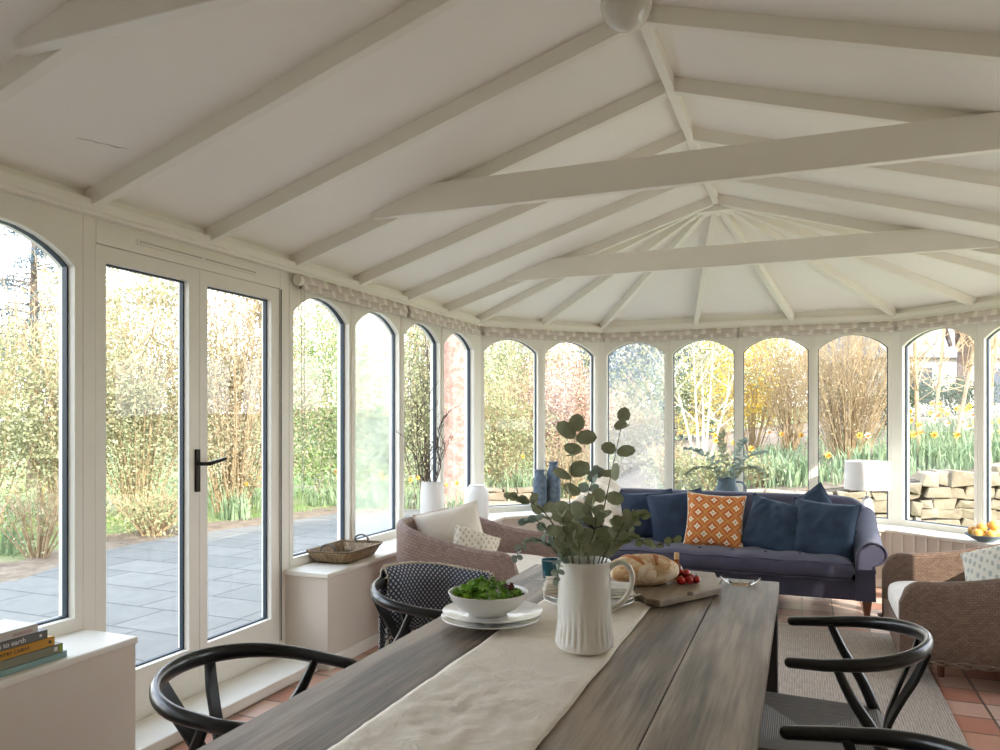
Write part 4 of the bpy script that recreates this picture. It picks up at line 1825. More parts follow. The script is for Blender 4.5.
def disc_leaf(m, p, d, nrm, r, rw=None):
    """round cupped leaf starting at p, growing along d"""
    rw = rw or r * .92
    d = d.normalized()
    nrm = (nrm - d * nrm.dot(d)).normalized()
    s = d.cross(nrm)
    n = 9
    c = p + d * r * 1.05
    vs = [c - nrm * r * .12]
    for k in range(n):
        a = 2 * PI * k / n
        vs.append(c + d * (r * math.cos(a)) * (1.05 if abs(a) < .1 else 1) + s * (rw * math.sin(a)) + nrm * (.10 * r * math.sin(a) ** 2))
    m.add(vs, [(0, 1 + k, 1 + (k + 1) % n) for k in range(n)])
    m.tube([p, p + d * r * .25], [.0009, .0009], 4, cap=False)


def sprig(label, pts, mat, r0, r1, n, start=.3, group='eucalyptus sprigs in the pitcher', mp=None, name='eucalyptus_sprig', asp=.92, flatn=None):
    mp = mp or MP
    W = [mp + RV * (a / 370) + V((0, 0, b / 370)) + FV * (c / 370) for a, b, c in pts]
    t_ = thing(name, label, 'foliage sprig', mp, group=group)
    p = smoothpath(W, 8)
    MB().tube(p, lerpl([.0022, .0016, .0009], len(p)), 6).build('stem', 'eucstem', t_, world=True)
    m = MB()
    N = len(p) - 1
    for k in range(n):
        f = start + (1 - start) * (k + .5) / n
        i = min(N - 1, int(f * N))
        q = p[i] + (p[i + 1] - p[i]) * (f * N - i)
        tg = (p[i + 1] - p[i]).normalized()
        a0 = rl.uniform(-.5, .5) + (PI / 2 if k % 2 else 0)
        side = RV * math.cos(a0) + FV * math.sin(a0)
        for sgn in (1, -1):
            d = (side * sgn + tg * rl.uniform(.2, .8) + V((0, 0, rl.uniform(-.25, .3)))).normalized()
            nr = (-FV * rl.uniform(.3, 1) + V((0, 0, rl.uniform(.1, .9))) + RV * rl.uniform(-.6, .6))
            r = (r0 + (r1 - r0) * f) * rl.uniform(.85, 1.15)
            disc_leaf(m, q, d, nr, r, r * asp)
    disc_leaf(m, p[-1], (p[-1] - p[-2]), -FV + V((0, 0, .4)), r1 * .9)
    m.build('leaves', mat, t_, world=True, angle=80)
    return t_


sprig('tall middle eucalyptus sprig with large round leaves in the pitcher', [(-5, -50, 0), (-12, 10, 0), (-14, 70, 4), (-8, 128, 6)], 'euc', .026, .027, 7, .28)
sprig('tallest eucalyptus sprig leaning right, in front of the window post', [(5, -50, 0), (10, 10, -4), (22, 70, -6), (36, 138, -8)], 'euc', .026, .022, 6, .36)
sprig('eucalyptus sprig arching left towards the blue bottles', [(-8, -40, 0), (-20, 15, -6), (-40, 50, -12), (-58, 62, -14), (-72, 66, -14)], 'euc', .019, .012, 8, .3)
sprig('pale eucalyptus sprig drooping low on the left of the pitcher', [(-10, -30, 0), (-28, 10, -10), (-44, 24, -18), (-60, 22, -20), (-68, 8, -22)], 'eucpale', .013, .008, 9, .3)
sprig('lime eucalyptus sprig reaching right across the sofa seat', [(10, -30, 0), (28, 18, -6), (46, 26, -10), (64, 18, -12), (86, 24, -14)], 'euclime', .012, .011, 9, .28)
sprig('short bushy eucalyptus sprig at the middle of the pitcher mouth', [(0, -40, 0), (2, 10, -14), (8, 40, -24), (4, 60, -28)], 'euc', 0.0197, 0.0164, 8, .35)
sprig('bushy eucalyptus sprig at the left rim of the pitcher', [(-6, -40, 0), (-14, 5, -16), (-22, 30, -26), (-24, 52, -30)], 'euc', 0.0180, 0.0148, 8, .35)
sprig('bushy eucalyptus sprig at the right rim of the pitcher', [(8, -40, 0), (16, 5, -14), (26, 24, -22), (36, 44, -24)], 'euc', 0.0189, 0.0156, 8, .35)
sprig('pale eucalyptus sprig standing behind the bushy middle one', [(0, -40, 10), (-4, 20, 20), (6, 60, 30), (14, 84, 34)], 'eucpale', .02, .015, 7, .3)
sprig('pale narrow eucalyptus sprig hanging over the left rim', [(-10, -20, -5), (-20, 8, -18), (-26, 4, -26), (-30, -10, -30)], 'eucpale', .014, .010, 6, .3)
sprig('olive eucalyptus sprig curving right behind the pitcher handle', [(8, -40, 8), (22, 6, 10), (40, 20, 14), (54, 42, 16)], 'euc', 0.0161, 0.0127, 8, .35)
sprig('pale eucalyptus sprig fanning left above the salad bowl', [(-8, -40, 4), (-26, 16, 2), (-46, 40, 0), (-58, 40, -2)], 'eucpale', .017, .012, 8, .3)
sprig('lime eucalyptus sprig short and right of the middle', [(6, -40, 6), (20, 14, 6), (44, 44, 4), (58, 46, 2)], 'euclime', .016, .012, 8, .3)
sprig('dense eucalyptus sprig low at the front of the pitcher', [(0, -30, -6), (2, 6, -22), (-8, 20, -32), (-14, 34, -34)], 'euc', 0.0168, 0.0144, 7, .4)

# plates, bowl, salad ---------------------------------------------
plate_prof = [(0, .004), (.06, .004), (.065, 0), (.075, 0), (.078, .005), (.105, .010), (.145, .019), (.151, .0215), (.150, .024), (.143, .0225), (.104, .0145), (.08, .010), (0, .009)]


def plate(label, loc, grp):
    t_ = thing('dinner_plate', label, 'plate', loc, group=grp)
    m = MB().lathe(plate_prof, 56)
    m.build('plate_dish', 'plateglaze', t_, angle=50)
    return t_


PC = V((-.872, 2.135, TZ + .006))
plate('lower grey white dinner plate under the salad bowl', PC, 'dinner plates')
plate('upper grey white dinner plate directly under the salad bowl', PC + V((.004, .003, .0165)), 'dinner plates')
t_ = thing('salad_bowl', 'white bowl filled with green salad on two stacked plates', 'bowl', PC + V((-.008, -.003, .0275)))
MB().lathe([(0, .004), (.045, .004), (.05, 0), (.056, 0), (.06, .006), (.085, .02), (.108, .04), (.119, .062), (.121, .068), (.118, .069), (.115, .062), (.103, .04), (.08, .022), (.05, .012), (0, .011)], 56).build('bowl_dish', 'plateglaze', t_, angle=50)
BC = PC + V((-.008, -.003, .0275))
rng = np.random.default_rng(4)


def salad(name, n, mat, size, seed, ctr=(0, 0), rad=.1, hgt=.045, asp=.7, label=None):
    rg = np.random.default_rng(seed)
    r_ = rad * np.sqrt(rg.uniform(0, 1, n))
    a = rg.uniform(0, 2 * PI, n)
    x, y = ctr[0] + r_ * np.cos(a), ctr[1] + r_ * np.sin(a)
    rr2 = np.hypot(x, y)
    k = np.minimum(1, .104 / np.maximum(rr2, 1e-6))
    x, y = x * k, y * k
    z = .048 + hgt * (1 - (np.hypot(x, y) / .115) ** 2) * rg.uniform(.3, 1, n)
    P = np.stack([x + BC.x, y + BC.y, z + BC.z], 1)
    m = MB()
    for p in P:
        d = V((rg.normal(), rg.normal(), abs(rg.normal()) * .5)).normalized()
        nr = V((rg.normal() * .5, rg.normal() * .5, 1)).normalized()
        s = size * rg.uniform(.6, 1.2)
        side = d.cross(nr).normalized()
        nn = 7
        ed = []
        for q in range(nn * 2):
            ang = 2 * PI * q / (nn * 2)
            rr_ = s * (1 if q % 2 else .72)
            ed.append(V(p) + d * rr_ * math.cos(ang) + side * rr_ * asp * math.sin(ang) + nr * s * rg.uniform(-.25, .25))
        m.add([V(p)] + ed, [(0, 1 + q, 1 + (q + 1) % (2 * nn)) for q in range(2 * nn)])
    o = m.build(name, mat, None, smooth=False)
    tag(o, label, 'salad', kind='stuff')
    return o


salad('salad_leaves', 120, 'salad', .022, 1, hgt=.058,  label='dark green salad leaves heaped in the white bowl')
salad('lettuce_leaves', 45, 'saladlime', .017, 2, (-.045, -.035), .05, .045, .9, 'frilly lime lettuce at the near left of the salad')
salad('red_salad_leaves', 26, 'saladred', .017, 3, (.06, .03), .06, .052, .6, 'dark red salad leaves on the right of the bowl')

PC2 = V((-.66, 2.475, TZ + .006))
plate('lower dinner plate of the place setting behind the pitcher', PC2, 'dinner plates')
plate('upper dinner plate under the folded linen behind the pitcher', PC2 + V((.004, -.003, .0165)), 'dinner plates')


def napkin(label, loc, rot, a, b, layers, seed):
    t_ = thing('folded_napkin', label, 'napkin', loc, rot, 'linen napkins behind the pitcher')
    for L in range(layers):
        m = MB()
        n = 16
        P = []
        for i in range(n + 1):
            row = []
            for j in range(n + 1):
                x, y = a * (i / n - .5) * (1 - .06 * L), b * (j / n - .5) * (1 - .05 * L)
                z = .005 + L * .0085 + .006 * noise.noise(V((x * 14 + seed, y * 14, L * 3.0))) + .004 * math.sin(y * 60 + L + seed)
                row.append(V((x, y, z)))
            P.append(row)
        m.grid(P)
        m.build('linen_fold', 'linen' if seed % 2 else 'cream', t_, solid=.006)
    return t_


napkin('beige folded linen napkin stacked at the left of the pitcher', PC2 + V((-.085, -.035, .040)), .35, .12, .12, 4, 2)
napkin('white linen napkin right of the pitcher by the chopping board', PC2 + V((.075, .005, .040)), .2, .14, .11, 3, 3)


def cutlery(label, loc, rot, kind):
    t_ = thing(kind, label, 'cutlery', loc, rot, 'steel cutlery behind the pitcher')
    pts = [V((0, -.09, .004)), V((0, -.05, .006)), V((0, 0, .008)), V((0, .03, .005))]
    MB().tube(smoothpath(pts, 5), lerpl([.006, .0035, .0028, .003], 16), 8, up=(0, 0, 1), flat=.0018).build('handle', 'chrome', t_)
    m = MB()
    if kind == 'spoon':
        m.ball((0, .058, .005), .03, 10, (.62, 1, .16))
        m.build('spoon_bowl', 'chrome', t_)
    elif kind == 'fork':
        m.tube([V((0, .028, .005)), V((0, .045, .003)), V((0, .055, .003))], [.004, .011, .012], 8, up=(0, 0, 1), flat=.0018)
        m.build('fork_neck', 'chrome', t_)
        for k in range(4):
            x = -.0095 + .0063 * k
            MB().tube([V((x, .053, .003)), V((x, .075, .004)), V((x, .092, .009))], [.0018, .0016, .0009], 6).build('tine', 'chrome', t_)
    else:
        m.add([V((-.008, .03, .004)), V((.008, .03, .004)), V((.009, .10, .004)), V((0, .118, .004)), V((-.008, .10, .004)), V((-.008, .03, .006)), V((.008, .03, .006)), V((.009, .10, .006)), V((0, .118, .006)), V((-.008, .10, .006))],
              [(4, 3, 2, 1, 0), (5, 6, 7, 8, 9), (0, 1, 6, 5), (1, 2, 7, 6), (2, 3, 8, 7), (3, 4, 9, 8), (4, 0, 5, 9)])
        m.build('blade', 'chrome', t_, smooth=False)
    return t_


cutlery('steel spoon on the plate just right of the pitcher', PC2 + V((.07, -.085, .040)), -1.0, 'spoon')
cutlery('steel fork beside the spoon, right of the pitcher', PC2 + V((.095, -.06, .042)), -1.1, 'fork')
cutlery('steel knife lying across the beige napkin left of the pitcher', PC2 + V((-.10, -.05, .076)), -1.25, 'table_knife')

# teal tumbler
t_ = thing('glass_tumbler', 'teal glass tumbler half hidden behind the left of the pitcher', 'glass', (-.885, 2.78, TZ + .001))
MB().lathe([(0, .0), (.03, .0), (.034, .01), (.038, .05), (.040, .085), (.038, .085), (.035, .05), (.03, .015), (0, .012)], 28).build('tumbler_wall', 'teal', t_)

# board -----------------------------------------------------------
bz = TZ + .0078
bp = [(-.43, 2.50), (-.345, 2.635), (-.262, 2.766), (-.285, 2.90), (-.31, 3.03), (-.50, 3.05), (-.70, 2.93), (-.735, 2.80), (-.66, 2.665), (-.50, 2.565), (-.475, 2.512)]
t_ = thing('chopping_board', 'thick rustic wooden chopping board carrying bread at the far end of the table', 'board', (-.45, 2.75, bz))
m = MB()
m.prism([V((x, y, bz)) for x, y in bp], (0, 0, .024))
m.build('board_slab', 'board', t_, smooth=False, bevel=.004, world=True)
m = MB()
m.ball((-.352, 2.64, bz + .0225), .022, 10, (.55, 1.3, .12))
m.build('finger_notch', plain('notch_wood', '#4a3320', .7), t_, world=True)
bz += .024

# bread -----------------------------------------------------------
t_ = thing('bread_loaf', 'round floury crusty loaf with a split top on the board', 'bread', (-.53, 2.74, bz))
m = MB()
P = []
for i in range(37):
    th_ = PI * i / 36
    row = []
    for j in range(60):
        ph = 2 * PI * j / 60
        x = math.cos(th_)
        y = math.sin(th_) * math.cos(ph)
        z = math.sin(th_) * math.sin(ph)
        f = 1 + .05 * noise.noise(V((x * 2, y * 2, z * 2)))
        # scored furrows across the top
        g1 = abs(x + .30 * y + .12)
        g2 = abs(x - .35 * y - .38)
        cut = .085 * math.exp(-(g1 / .06) ** 2) + .06 * math.exp(-(g2 / .05) ** 2)
        if z > -.2:
            f -= cut
        zz = z * .056 * f + .048
        row.append(V((x * .132 * f, y * .098 * f, max(.001, zz))))
    P.append(row)
rot = Matrix.Rotation(.55, 4, 'Z')
P = [[V((-.53, 2.74, bz)) + (rot @ p) for p in r_] for r_ in P]
m.grid(P, cv=True)
m.build('crust', 'crust', t_, world=True, angle=70)
m = MB()
for off_, tilt, w in ((-.045, .25, .017), (.045, -.3, .012)):
    pts = []
    for k in range(13):
        y = -.075 + .15 * k / 12
        x = off_ - tilt * y
        zz = .048 + .056 * math.sqrt(max(.02, 1 - (x / .132) ** 2 - (y / .098) ** 2)) - .0035
        pts.append(V((-.53, 2.74, bz)) + rot @ V((x, y, zz)))
    m.tube(pts, [w * (.3 + .7 * math.sin(PI * k / 12)) for k in range(13)], 8, up=(0, 0, 1), flat=[.006] * 13)
m.build('split', 'crustdark', t_, world=True)

# tomatoes on the vine, oil bottle, glass dish ---------------------
tp = [(-.400, 2.765, 0), (-.374, 2.782, 0), (-.352, 2.80, 0), (-.395, 2.80, 0), (-.372, 2.815, 0), (-.386, 2.79, .022), (-.410, 2.80, .020)]
tl = ['front left cherry tomato of the bunch on the board', 'front middle cherry tomato of the bunch on the board', 'rightmost cherry tomato at the end of the bunch', 'cherry tomato behind the front left one', 'cherry tomato at the back right of the bunch', 'cherry tomato sitting on top of the bunch', 'upper left cherry tomato of the bunch by the bread']
for (x, y, dz), lb in zip(tp, tl):
    t_ = thing('cherry_tomato', lb, 'tomato', (x, y, bz + dz), group='cherry tomatoes on the board')
    MB().ball((0, 0, .0150), .0155, 10, (1, 1, .95)).build('tomato_fruit', 'tomato', t_)
    m = MB()
    for k in range(5):
        a = k * 2 * PI / 5
        m.tube([V((0, 0, .0295)), V((.007 * math.cos(a), .007 * math.sin(a), .0298))], [.0012, .0004], 4)
    m.tube([V((0, 0, .029)), V((.002, .001, .036))], [.001, .001], 5)
    m.build('calyx', 'vine', t_)
t_ = thing('oil_bottle', 'small amber bottle with a cork stopper behind the tomatoes', 'bottle', (-.430, 2.862, bz))
MB().lathe([(0, 0), (.021, 0), (.023, .004), (.023, .034), (.018, .046), (.0095, .054), (.0085, .066), (.010, .068), (.010, .072), (0, .072)], 24).build('bottle_body', 'amber', t_)
MB().lathe([(0, .070), (.0085, .070), (.0095, .092), (.009, .095), (0, .095)], 16).build('stopper', 'cork', t_)
t_ = thing('glass_dish', 'shallow clear glass dish at the far end of the table', 'dish', (-.215, 3.005, TZ + .001))
MB().lathe([(0, 0), (.045, 0), (.05, .004), (.072, .022), (.074, .025), (.072, .0255), (.05, .009), (.044, .005), (0, .005)], 40).build('dish_wall', 'clear', t_)

# ================================================================== ON THE SILLS
# books
bk = [
    ('pale grey green hardback book at the bottom of the stack', .021, 1.968, .245, 'bk_teal', 'ink_dark', '', 1.0, .19),
    ('olive grey book with a white emblem, second from the bottom', .031, 1.952, .25, 'bk_olive', 'ink_white', '', 1.735, .185),
    ('mustard yellow book in the middle of the stack', .032, 1.92, .24, 'bk_yellow', 'ink_dark', 'COUNTRY CABINS', 1.683, .18),
    ('dark grey book titled in white under the top book', .029, 1.893, .235, 'bk_grey', 'ink_white', 'down to earth', 1.672, .18),
    ('pale cream book on top of the stack', .029, 1.857, .21, 'bk_white', 'bk_pinkband', '', 1.6, .165),
]
z = SILL + .0005
for lb, th, yend, ln, mt, ink, txt, ty, dp in bk:
    xs = -2.435
    t_ = thing('hardback_book', lb, 'book', (xs - dp / 2, yend - ln / 2, z), group='stack of books on the left sill')
    m = MB()
    m.box((xs - dp, yend - ln, z), (xs, yend, z + .0025)).box((xs - dp, yend - ln, z + th - .0025), (xs, yend, z + th)).box((xs - .003, yend - ln, z), (xs, yend, z + th))
    m.build('cover', mt, t_, smooth=False, world=True, bevel=.001)
    m = MB().box((xs - dp + .005, yend - ln + .004, z + .0026), (xs - .0035, yend - .004, z + th - .0026))
    m.build('page_block', 'paper', t_, smooth=False, world=True)
    mt_ = Matrix.Translation(V((xs + .0006, ty, z + th * .5)) - root_loc(t_)) @ Matrix(((0, 0, 1, 0), (1, 0, 0, 0), (0, 1, 0, 0), (0, 0, 0, 1)))
    if txt:
        words_mesh('spine_title', txt, .024 if 'down' in txt else .017, ink, t_, mt_)
    if 'olive' in lb:
        m = MB().box((xs, yend - .016, z + .004), (xs + .0006, yend - .001, z + th - .004))
        m.build('green_spine_end', 'bk_green', t_, smooth=False, world=True)
        m = MB().box((xs, yend - .034, z + .009), (xs + .0008, yend - .022, z + th - .008))
        m.build('emblem', 'ink_white', t_, smooth=False, world=True)
    if 'dark grey' in lb:
        m = MB().ball((xs, yend - .026, z + th * .5), .005, 6, (.15, 1, 1))
        m.build('emblem', 'ink_white', t_, world=True)
    if 'top' in lb and 'cream' in lb:
        m = MB().box((xs, yend - .09, z + .006), (xs + .0006, yend - .02, z + th - .012))
        m.build('spine_band', 'bk_pinkband', t_, smooth=False, world=True)
    if 'mustard' in lb:
        m = MB().ball((xs, yend - .018, z + th * .5), .006, 6, (.15, 1, 1))
        m.build('emblem', 'ink_dark', t_, world=True)
    z += th + .0004

# willow tray
t_ = thing('willow_tray', 'low rectangular willow tray basket with a hooped handle on the left sill', 'basket', (-2.575, 3.97, SILL + .001), .06)
m = MB()


def rect_ring(a, b, z, r=.03, n=4):
    pts = []
    for cx_, cy_, a0 in ((a - r, b - r, 0), (-a + r, b - r, 90), (-a + r, -b + r, 180), (a - r, -b + r, 270)):
        for k in range(n + 1):
            an = math.radians(a0 + 90 * k / n)
            pts.append(V((cx_ + r * math.cos(an), cy_ + r * math.sin(an), z)))
    return pts


P = []
for f in [k / 6 for k in range(7)]:
    P.append(rect_ring(.112 + .028 * f, .175 + .035 * f, .006 + .058 * f))
m.grid(P, cv=True)
P = []
for f in [k / 6 for k in range(7)]:
    P.append(rect_ring(.128 - .028 * f, .198 - .035 * f, .064 - .052 * f))
m.grid(P, cv=True)
m.build('woven_wall', 'basket', t_, solid=.006)
m = MB()
for lv in range(4):
    rg_ = rect_ring(.136 + .003 * lv, .206 + .003 * lv, .060 + .004 * lv, .03, 8)
    q = [p + V((.004 * math.sin(i * 2.2 + lv), .004 * math.cos(i * 2.2 + lv), .003 * math.sin(i * 1.7 + lv * 2))) for i, p in enumerate(rg_ + rg_[:1])]
    m.tube(q, .0048, 6)
m.build('plaited_rim', 'basket', t_)
m = MB()
m.box((-.11, -.17, .004), (.11, .17, .012))
m.build('tray_floor', 'basket', t_, smooth=False)
for yy in (-.2, .2):
    pts = [V((-.045, yy, .066)), V((-.042, yy * 1.01, .098)), V((0, yy * 1.02, .115)), V((.042, yy * 1.01, .098)), V((.045, yy, .066))]
    MB().tube(smoothpath(pts, 6), .006, 8).build('hoop_handle', plain('grey_cane', '#6d6660', .6) if yy < 0 else bpy.data.materials['grey_cane'], t_)

# white vase with twigs
vz = thing('white_vase', 'white ceramic vase holding bare contorted twigs on the side sill', 'vase', (-2.535, 5.05, SILL + .001))
MB().lathe([(0, 0), (.06, 0), (.068, .006), (.08, .08), (.084, .18), (.083, .28), (.078, .35), (.074, .372), (.076, .383), (.072, .384), (.068, .372), (.072, .3), (.07, .1), (0, .02)], 40).build('vase_body', 'whitepot', vz, angle=50)
rt = random.Random(8)
VP = V((-2.535, 5.05, SILL + .35))
tlab = ['contorted twig leaning furthest left in the white vase', 'tallest contorted twig in the white vase', 'contorted twig leaning right in the white vase', 'short curly twig at the front of the white vase', 'short curly twig at the back of the white vase']
for k, (dx, h_) in enumerate(((-.20, .40), (-.06, .55), (.12, .46), (-.10, .34), (.06, .30))):
    t_ = thing('contorted_twig', tlab[k], 'twig', VP, group='bare twigs in the white vase')
    mm, mk = MB(), MB()

    def curl(p, d, L, r, lv, mb):
        pts = [p]
        dd = d.copy()
        for s_ in range(9):
            dd = (dd + V((rt.uniform(-.55, .55), rt.uniform(-.45, .45), rt.uniform(-.15, .35)))).normalized()
            pts.append(pts[-1] + dd * L / 9)
        sp = smoothpath(pts, 3)
        mb.tube(sp, lerpl([r, r * .45], len(sp)), 5)
        if lv < 2:
            for s_ in range(1, 9, 1 if lv == 0 else 2):
                if rt.random() < .8:
                    d2 = (dd + V((rt.uniform(-1, 1), rt.uniform(-.8, .8), rt.uniform(0, .9)))).normalized()
                    curl(pts[s_], d2, L * rt.uniform(.25, .45), r * .6, lv + 1, mk)
    curl(VP + RV * dx * .15, (RV * dx + V((0, 0, h_))).normalized(), h_ * 1.25, .0052, 0, mm)
    mm.build('stem', 'twigdark', t_, world=True)
    mk.build('side_shoots', 'twigdark', t_, world=True)

t_ = thing('white_jar', 'squat white ceramic jar at the corner of the side windows', 'jar', (-2.51, 5.84, SILL + .001))
MB().lathe([(0, 0), (.082, 0), (.092, .006), (.097, .03), (.098, .20), (.094, .25), (.08, .276), (.066, .284), (.066, .29), (.06, .29), (.058, .28), (.085, .24), (.088, .03), (0, .02)], 40).build('jar_body', 'whitepot', t_, angle=50)
MB().lathe([(.066, .284), (.069, .287), (.069, .293), (.066, .296), (.060, .296)], 40).build('jar_lip', 'whitepot', t_)

for lb, loc, h_, r_ in (('shorter mottled blue stoneware bottle on the slanting sill', (-2.215, 6.60, SILL + .001), .385, .062), ('taller mottled blue stoneware bottle on the slanting sill', (-2.115, 6.69, SILL + .001), .455, .064)):
    t_ = thing('stoneware_bottle', lb, 'bottle', loc, group='pair of blue stoneware bottles')
    MB().lathe([(0, 0), (r_ * .92, 0), (r_, .01), (r_, h_ * .62), (r_ * .97, h_ * .78), (r_ * .72, h_ * .87), (r_ * .58, h_ * .91), (r_ * .58, h_ * .955), (r_ * .7, h_ * .965), (r_ * .72, h_ * .995), (r_ * .6, h_), (r_ * .45, h_ * .99), (r_ * .42, h_ * .9), (0, h_ * .85)], 32).build('bottle_body', 'blueglaze', t_, angle=50)
    m = MB()
    for z_ in (.2, .35, .5, .62):
        m.lathe([(r_ * .995, h_ * z_ - .003), (r_ * 1.02, h_ * z_), (r_ * .995, h_ * z_ + .003)], 32)
    m.build('raised_bands', 'blueglaze', t_)

# grey blue jug with greenery on the end sill
jp = V((-.62, 7.03, SILLR + .001))
t_ = thing('enamel_jug', 'grey blue jug of greenery on the sill behind the orange cushion', 'jug', jp)
MB().lathe([(0, 0), (.085, 0), (.10, .01), (.125, .10), (.122, .19), (.095, .28), (.075, .33), (.08, .37), (.084, .375), (.078, .376), (.07, .33), (.09, .27), (0, .05)], 36).build('jug_body', 'greyblue', t_, angle=50)
MB().tube(smoothpath([(.078, 0, .34), (.14, 0, .33), (.16, 0, .25), (.118, 0, .19)], 6), .009, 8).build('jug_handle', 'greyblue', t_)
JM = jp + V((0, 0, .36))
glab = ['long greenery sprig sweeping left from the grey blue jug', 'upright greenery sprig in the middle of the grey blue jug', 'greenery sprig spreading right from the grey blue jug', 'low greenery sprig drooping left of the grey blue jug', 'short greenery sprig right of middle in the grey blue jug', 'low greenery sprig drooping right of the grey blue jug']
gp = [[(0, -60, 0), (-30, 40, 0), (-90, 90, 0), (-130, 100, 0)], [(0, -60, 0), (-5, 60, 0), (-15, 120, 10), (-10, 150, 10)], [(0, -60, 0), (30, 40, 0), (80, 80, 0), (125, 90, 0)], [(0, -60, 0), (-40, 30, -10), (-95, 40, -10), (-130, 20, -10)], [(0, -60, 0), (20, 50, 5), (50, 110, 8), (60, 125, 8)], [(0, -60, 0), (40, 30, -8), (90, 40, -12), (115, 25, -12)]]
for k in range(6):
    sprig(glab[k], gp[k], 'euc' if k % 2 else 'eucpale', .028, .020, 20, .2, 'greenery sprigs in the grey blue jug', JM, 'greenery_sprig', .6)

# lamp on the end sill
t_ = thing('table_lamp', 'white table lamp with a drum shade on the sill behind the sofa arm', 'lamp', (.50, 6.98, SILLR + .001))
MB().lathe([(0, 0), (.055, 0), (.062, .006), (.064, .03), (.058, .10), (.045, .18), (.034, .23), (.02, .25), (.012, .26), (0, .26)], 32).build('lamp_base', 'whitepot', t_, angle=50)
MB().tube([(0, 0, .25), (0, 0, .36)], .006, 8).build('lamp_stem', 'chrome', t_)
MB().lathe([(.172, .318), (.174, .316), (.176, .318), (.170, .545), (.168, .547), (.166, .545), (.172, .318)], 48).build('lamp_shade', 'lampshade', t_)
m = MB()
for k in range(3):
    a = k * 2 * PI / 3
    m.tube([(0, 0, .355), (.166 * math.cos(a), .166 * math.sin(a), .50)], .002, 5)
m.build('shade_carrier', 'chrome', t_)

# fruit bowl
fb = V((1.245, 6.49, SILLR + .001))
t_ = thing('fruit_bowl', 'shallow grey blue bowl of oranges on the right sill', 'bowl', fb)
MB().lathe([(0, .004), (.04, .004), (.045, 0), (.052, 0), (.056, .006), (.09, .022), (.128, .048), (.132, .053), (.128, .054), (.088, .029), (.05, .012), (0, .011)], 44).build('bowl_dish', 'greyblue', t_, angle=50)
op = [(-.055, -.03, .024), (.025, -.055, .022), (.062, .022, .024), (-.015, .058, .022), (-.024, 0, .066), (-.07, .045, .034), (.048, -.004, .086)]
ol = ['orange at the left front of the fruit bowl', 'orange at the middle front of the fruit bowl', 'orange at the right of the fruit bowl', 'orange at the back of the fruit bowl', 'orange resting on the lower oranges, just left of the topmost', 'orange at the far left rim of the fruit bowl', 'topmost orange of the fruit bowl']
for (x, y, z_), lb in zip(op, ol):
    t_ = thing('orange', lb, 'fruit', fb + V((x, y, z_)), group='oranges in the bowl')
    MB().ball((0, 0, .036), .037, 12, (1, 1, .95)).build('orange_peel', 'fruit', t_)
    MB().ball((.003, -.002, .0705), .004, 6, (1, 1, .4)).build('stalk_end', 'vine', t_)
# ================================================================== THE GARDEN
GZ = -.14
m = MB()
N = 40
P = []
for i in range(N + 1):
    row = []
    for j in range(N + 1):
        x, y = -90 + 180 * i / N, -30 + 190 * j / N
        z = GZ
        if y > 26:
            z += (y - 26) * .03 + .5 * noise.noise(V((x * .05, y * .05, 0)))
        row.append(V((x, y, z)))
    P.append(row)
m.grid(P)
struct(m.build('lawn', 'lawn', smooth=True))

pe = [at(-260, 6.0), at(-120, 6.3), at(20, 7.1), at(105, 8.7), at(180, 9.8), at(264, 10.8), at(343, 12.2), at(420, 12.6), at(500, 11.5), at(600, 10.6), at(660, 9.6)]
poly = [V((-2.82, -1.7, 0)), V((-8, -1.7, 0))] + pe + [at(700, 8.2), V((1.0, 7.5, 0)), V((-1.8, 7.4, 0)), V((-2.82, 6.3, 0))]
m = MB()
m.prism([V((p.x, p.y, GZ)) for p in poly], (0, 0, .03))
struct(m.build('patio_ground', 'patio', smooth=False))
m = MB().box((1.95, -1.6, GZ), (9.5, 5.4, GZ + .03)).box((2.6, 5.4, GZ), (9.5, 8.0, GZ + .03))  # unseen pale terrace, added to bounce sunlight up to the ceiling
struct(m.build('bounce_terrace_ground', 'bouncestone', smooth=False))
# leaf-strewn bed edge and gravel walk behind the flags
m = MB()
inn_ = pe[1:8]
outp = [at(-130, 7.2), at(20, 8.1), at(105, 9.9), at(180, 10.8), at(264, 11.7), at(343, 13.4), at(420, 13.8)]
vs = [V((p.x, p.y, GZ + .012)) for p in inn_] + [V((p.x, p.y, GZ + .02)) for p in outp]
k = len(inn_)
m.add(vs, [(i, i + 1, k + i + 1, k + i) for i in range(k - 1)])
struct(m.build('soil_bed_ground', 'soil', smooth=False))
m = MB()
wi = [at(400, 12.6), at(500, 11.5), at(600, 10.6), at(690, 9.2)]
wo = [at(405, 15.5), at(500, 15.2), at(600, 16.5), at(700, 18)]
m.add([V((p.x, p.y, GZ + .014)) for p in wi] + [V((p.x, p.y, GZ + .014)) for p in wo], [(0, 1, 5, 4), (1, 2, 6, 5), (2, 3, 7, 6)])
struct(m.build('gravel_path', 'path', smooth=False))
rs = random.Random(3)


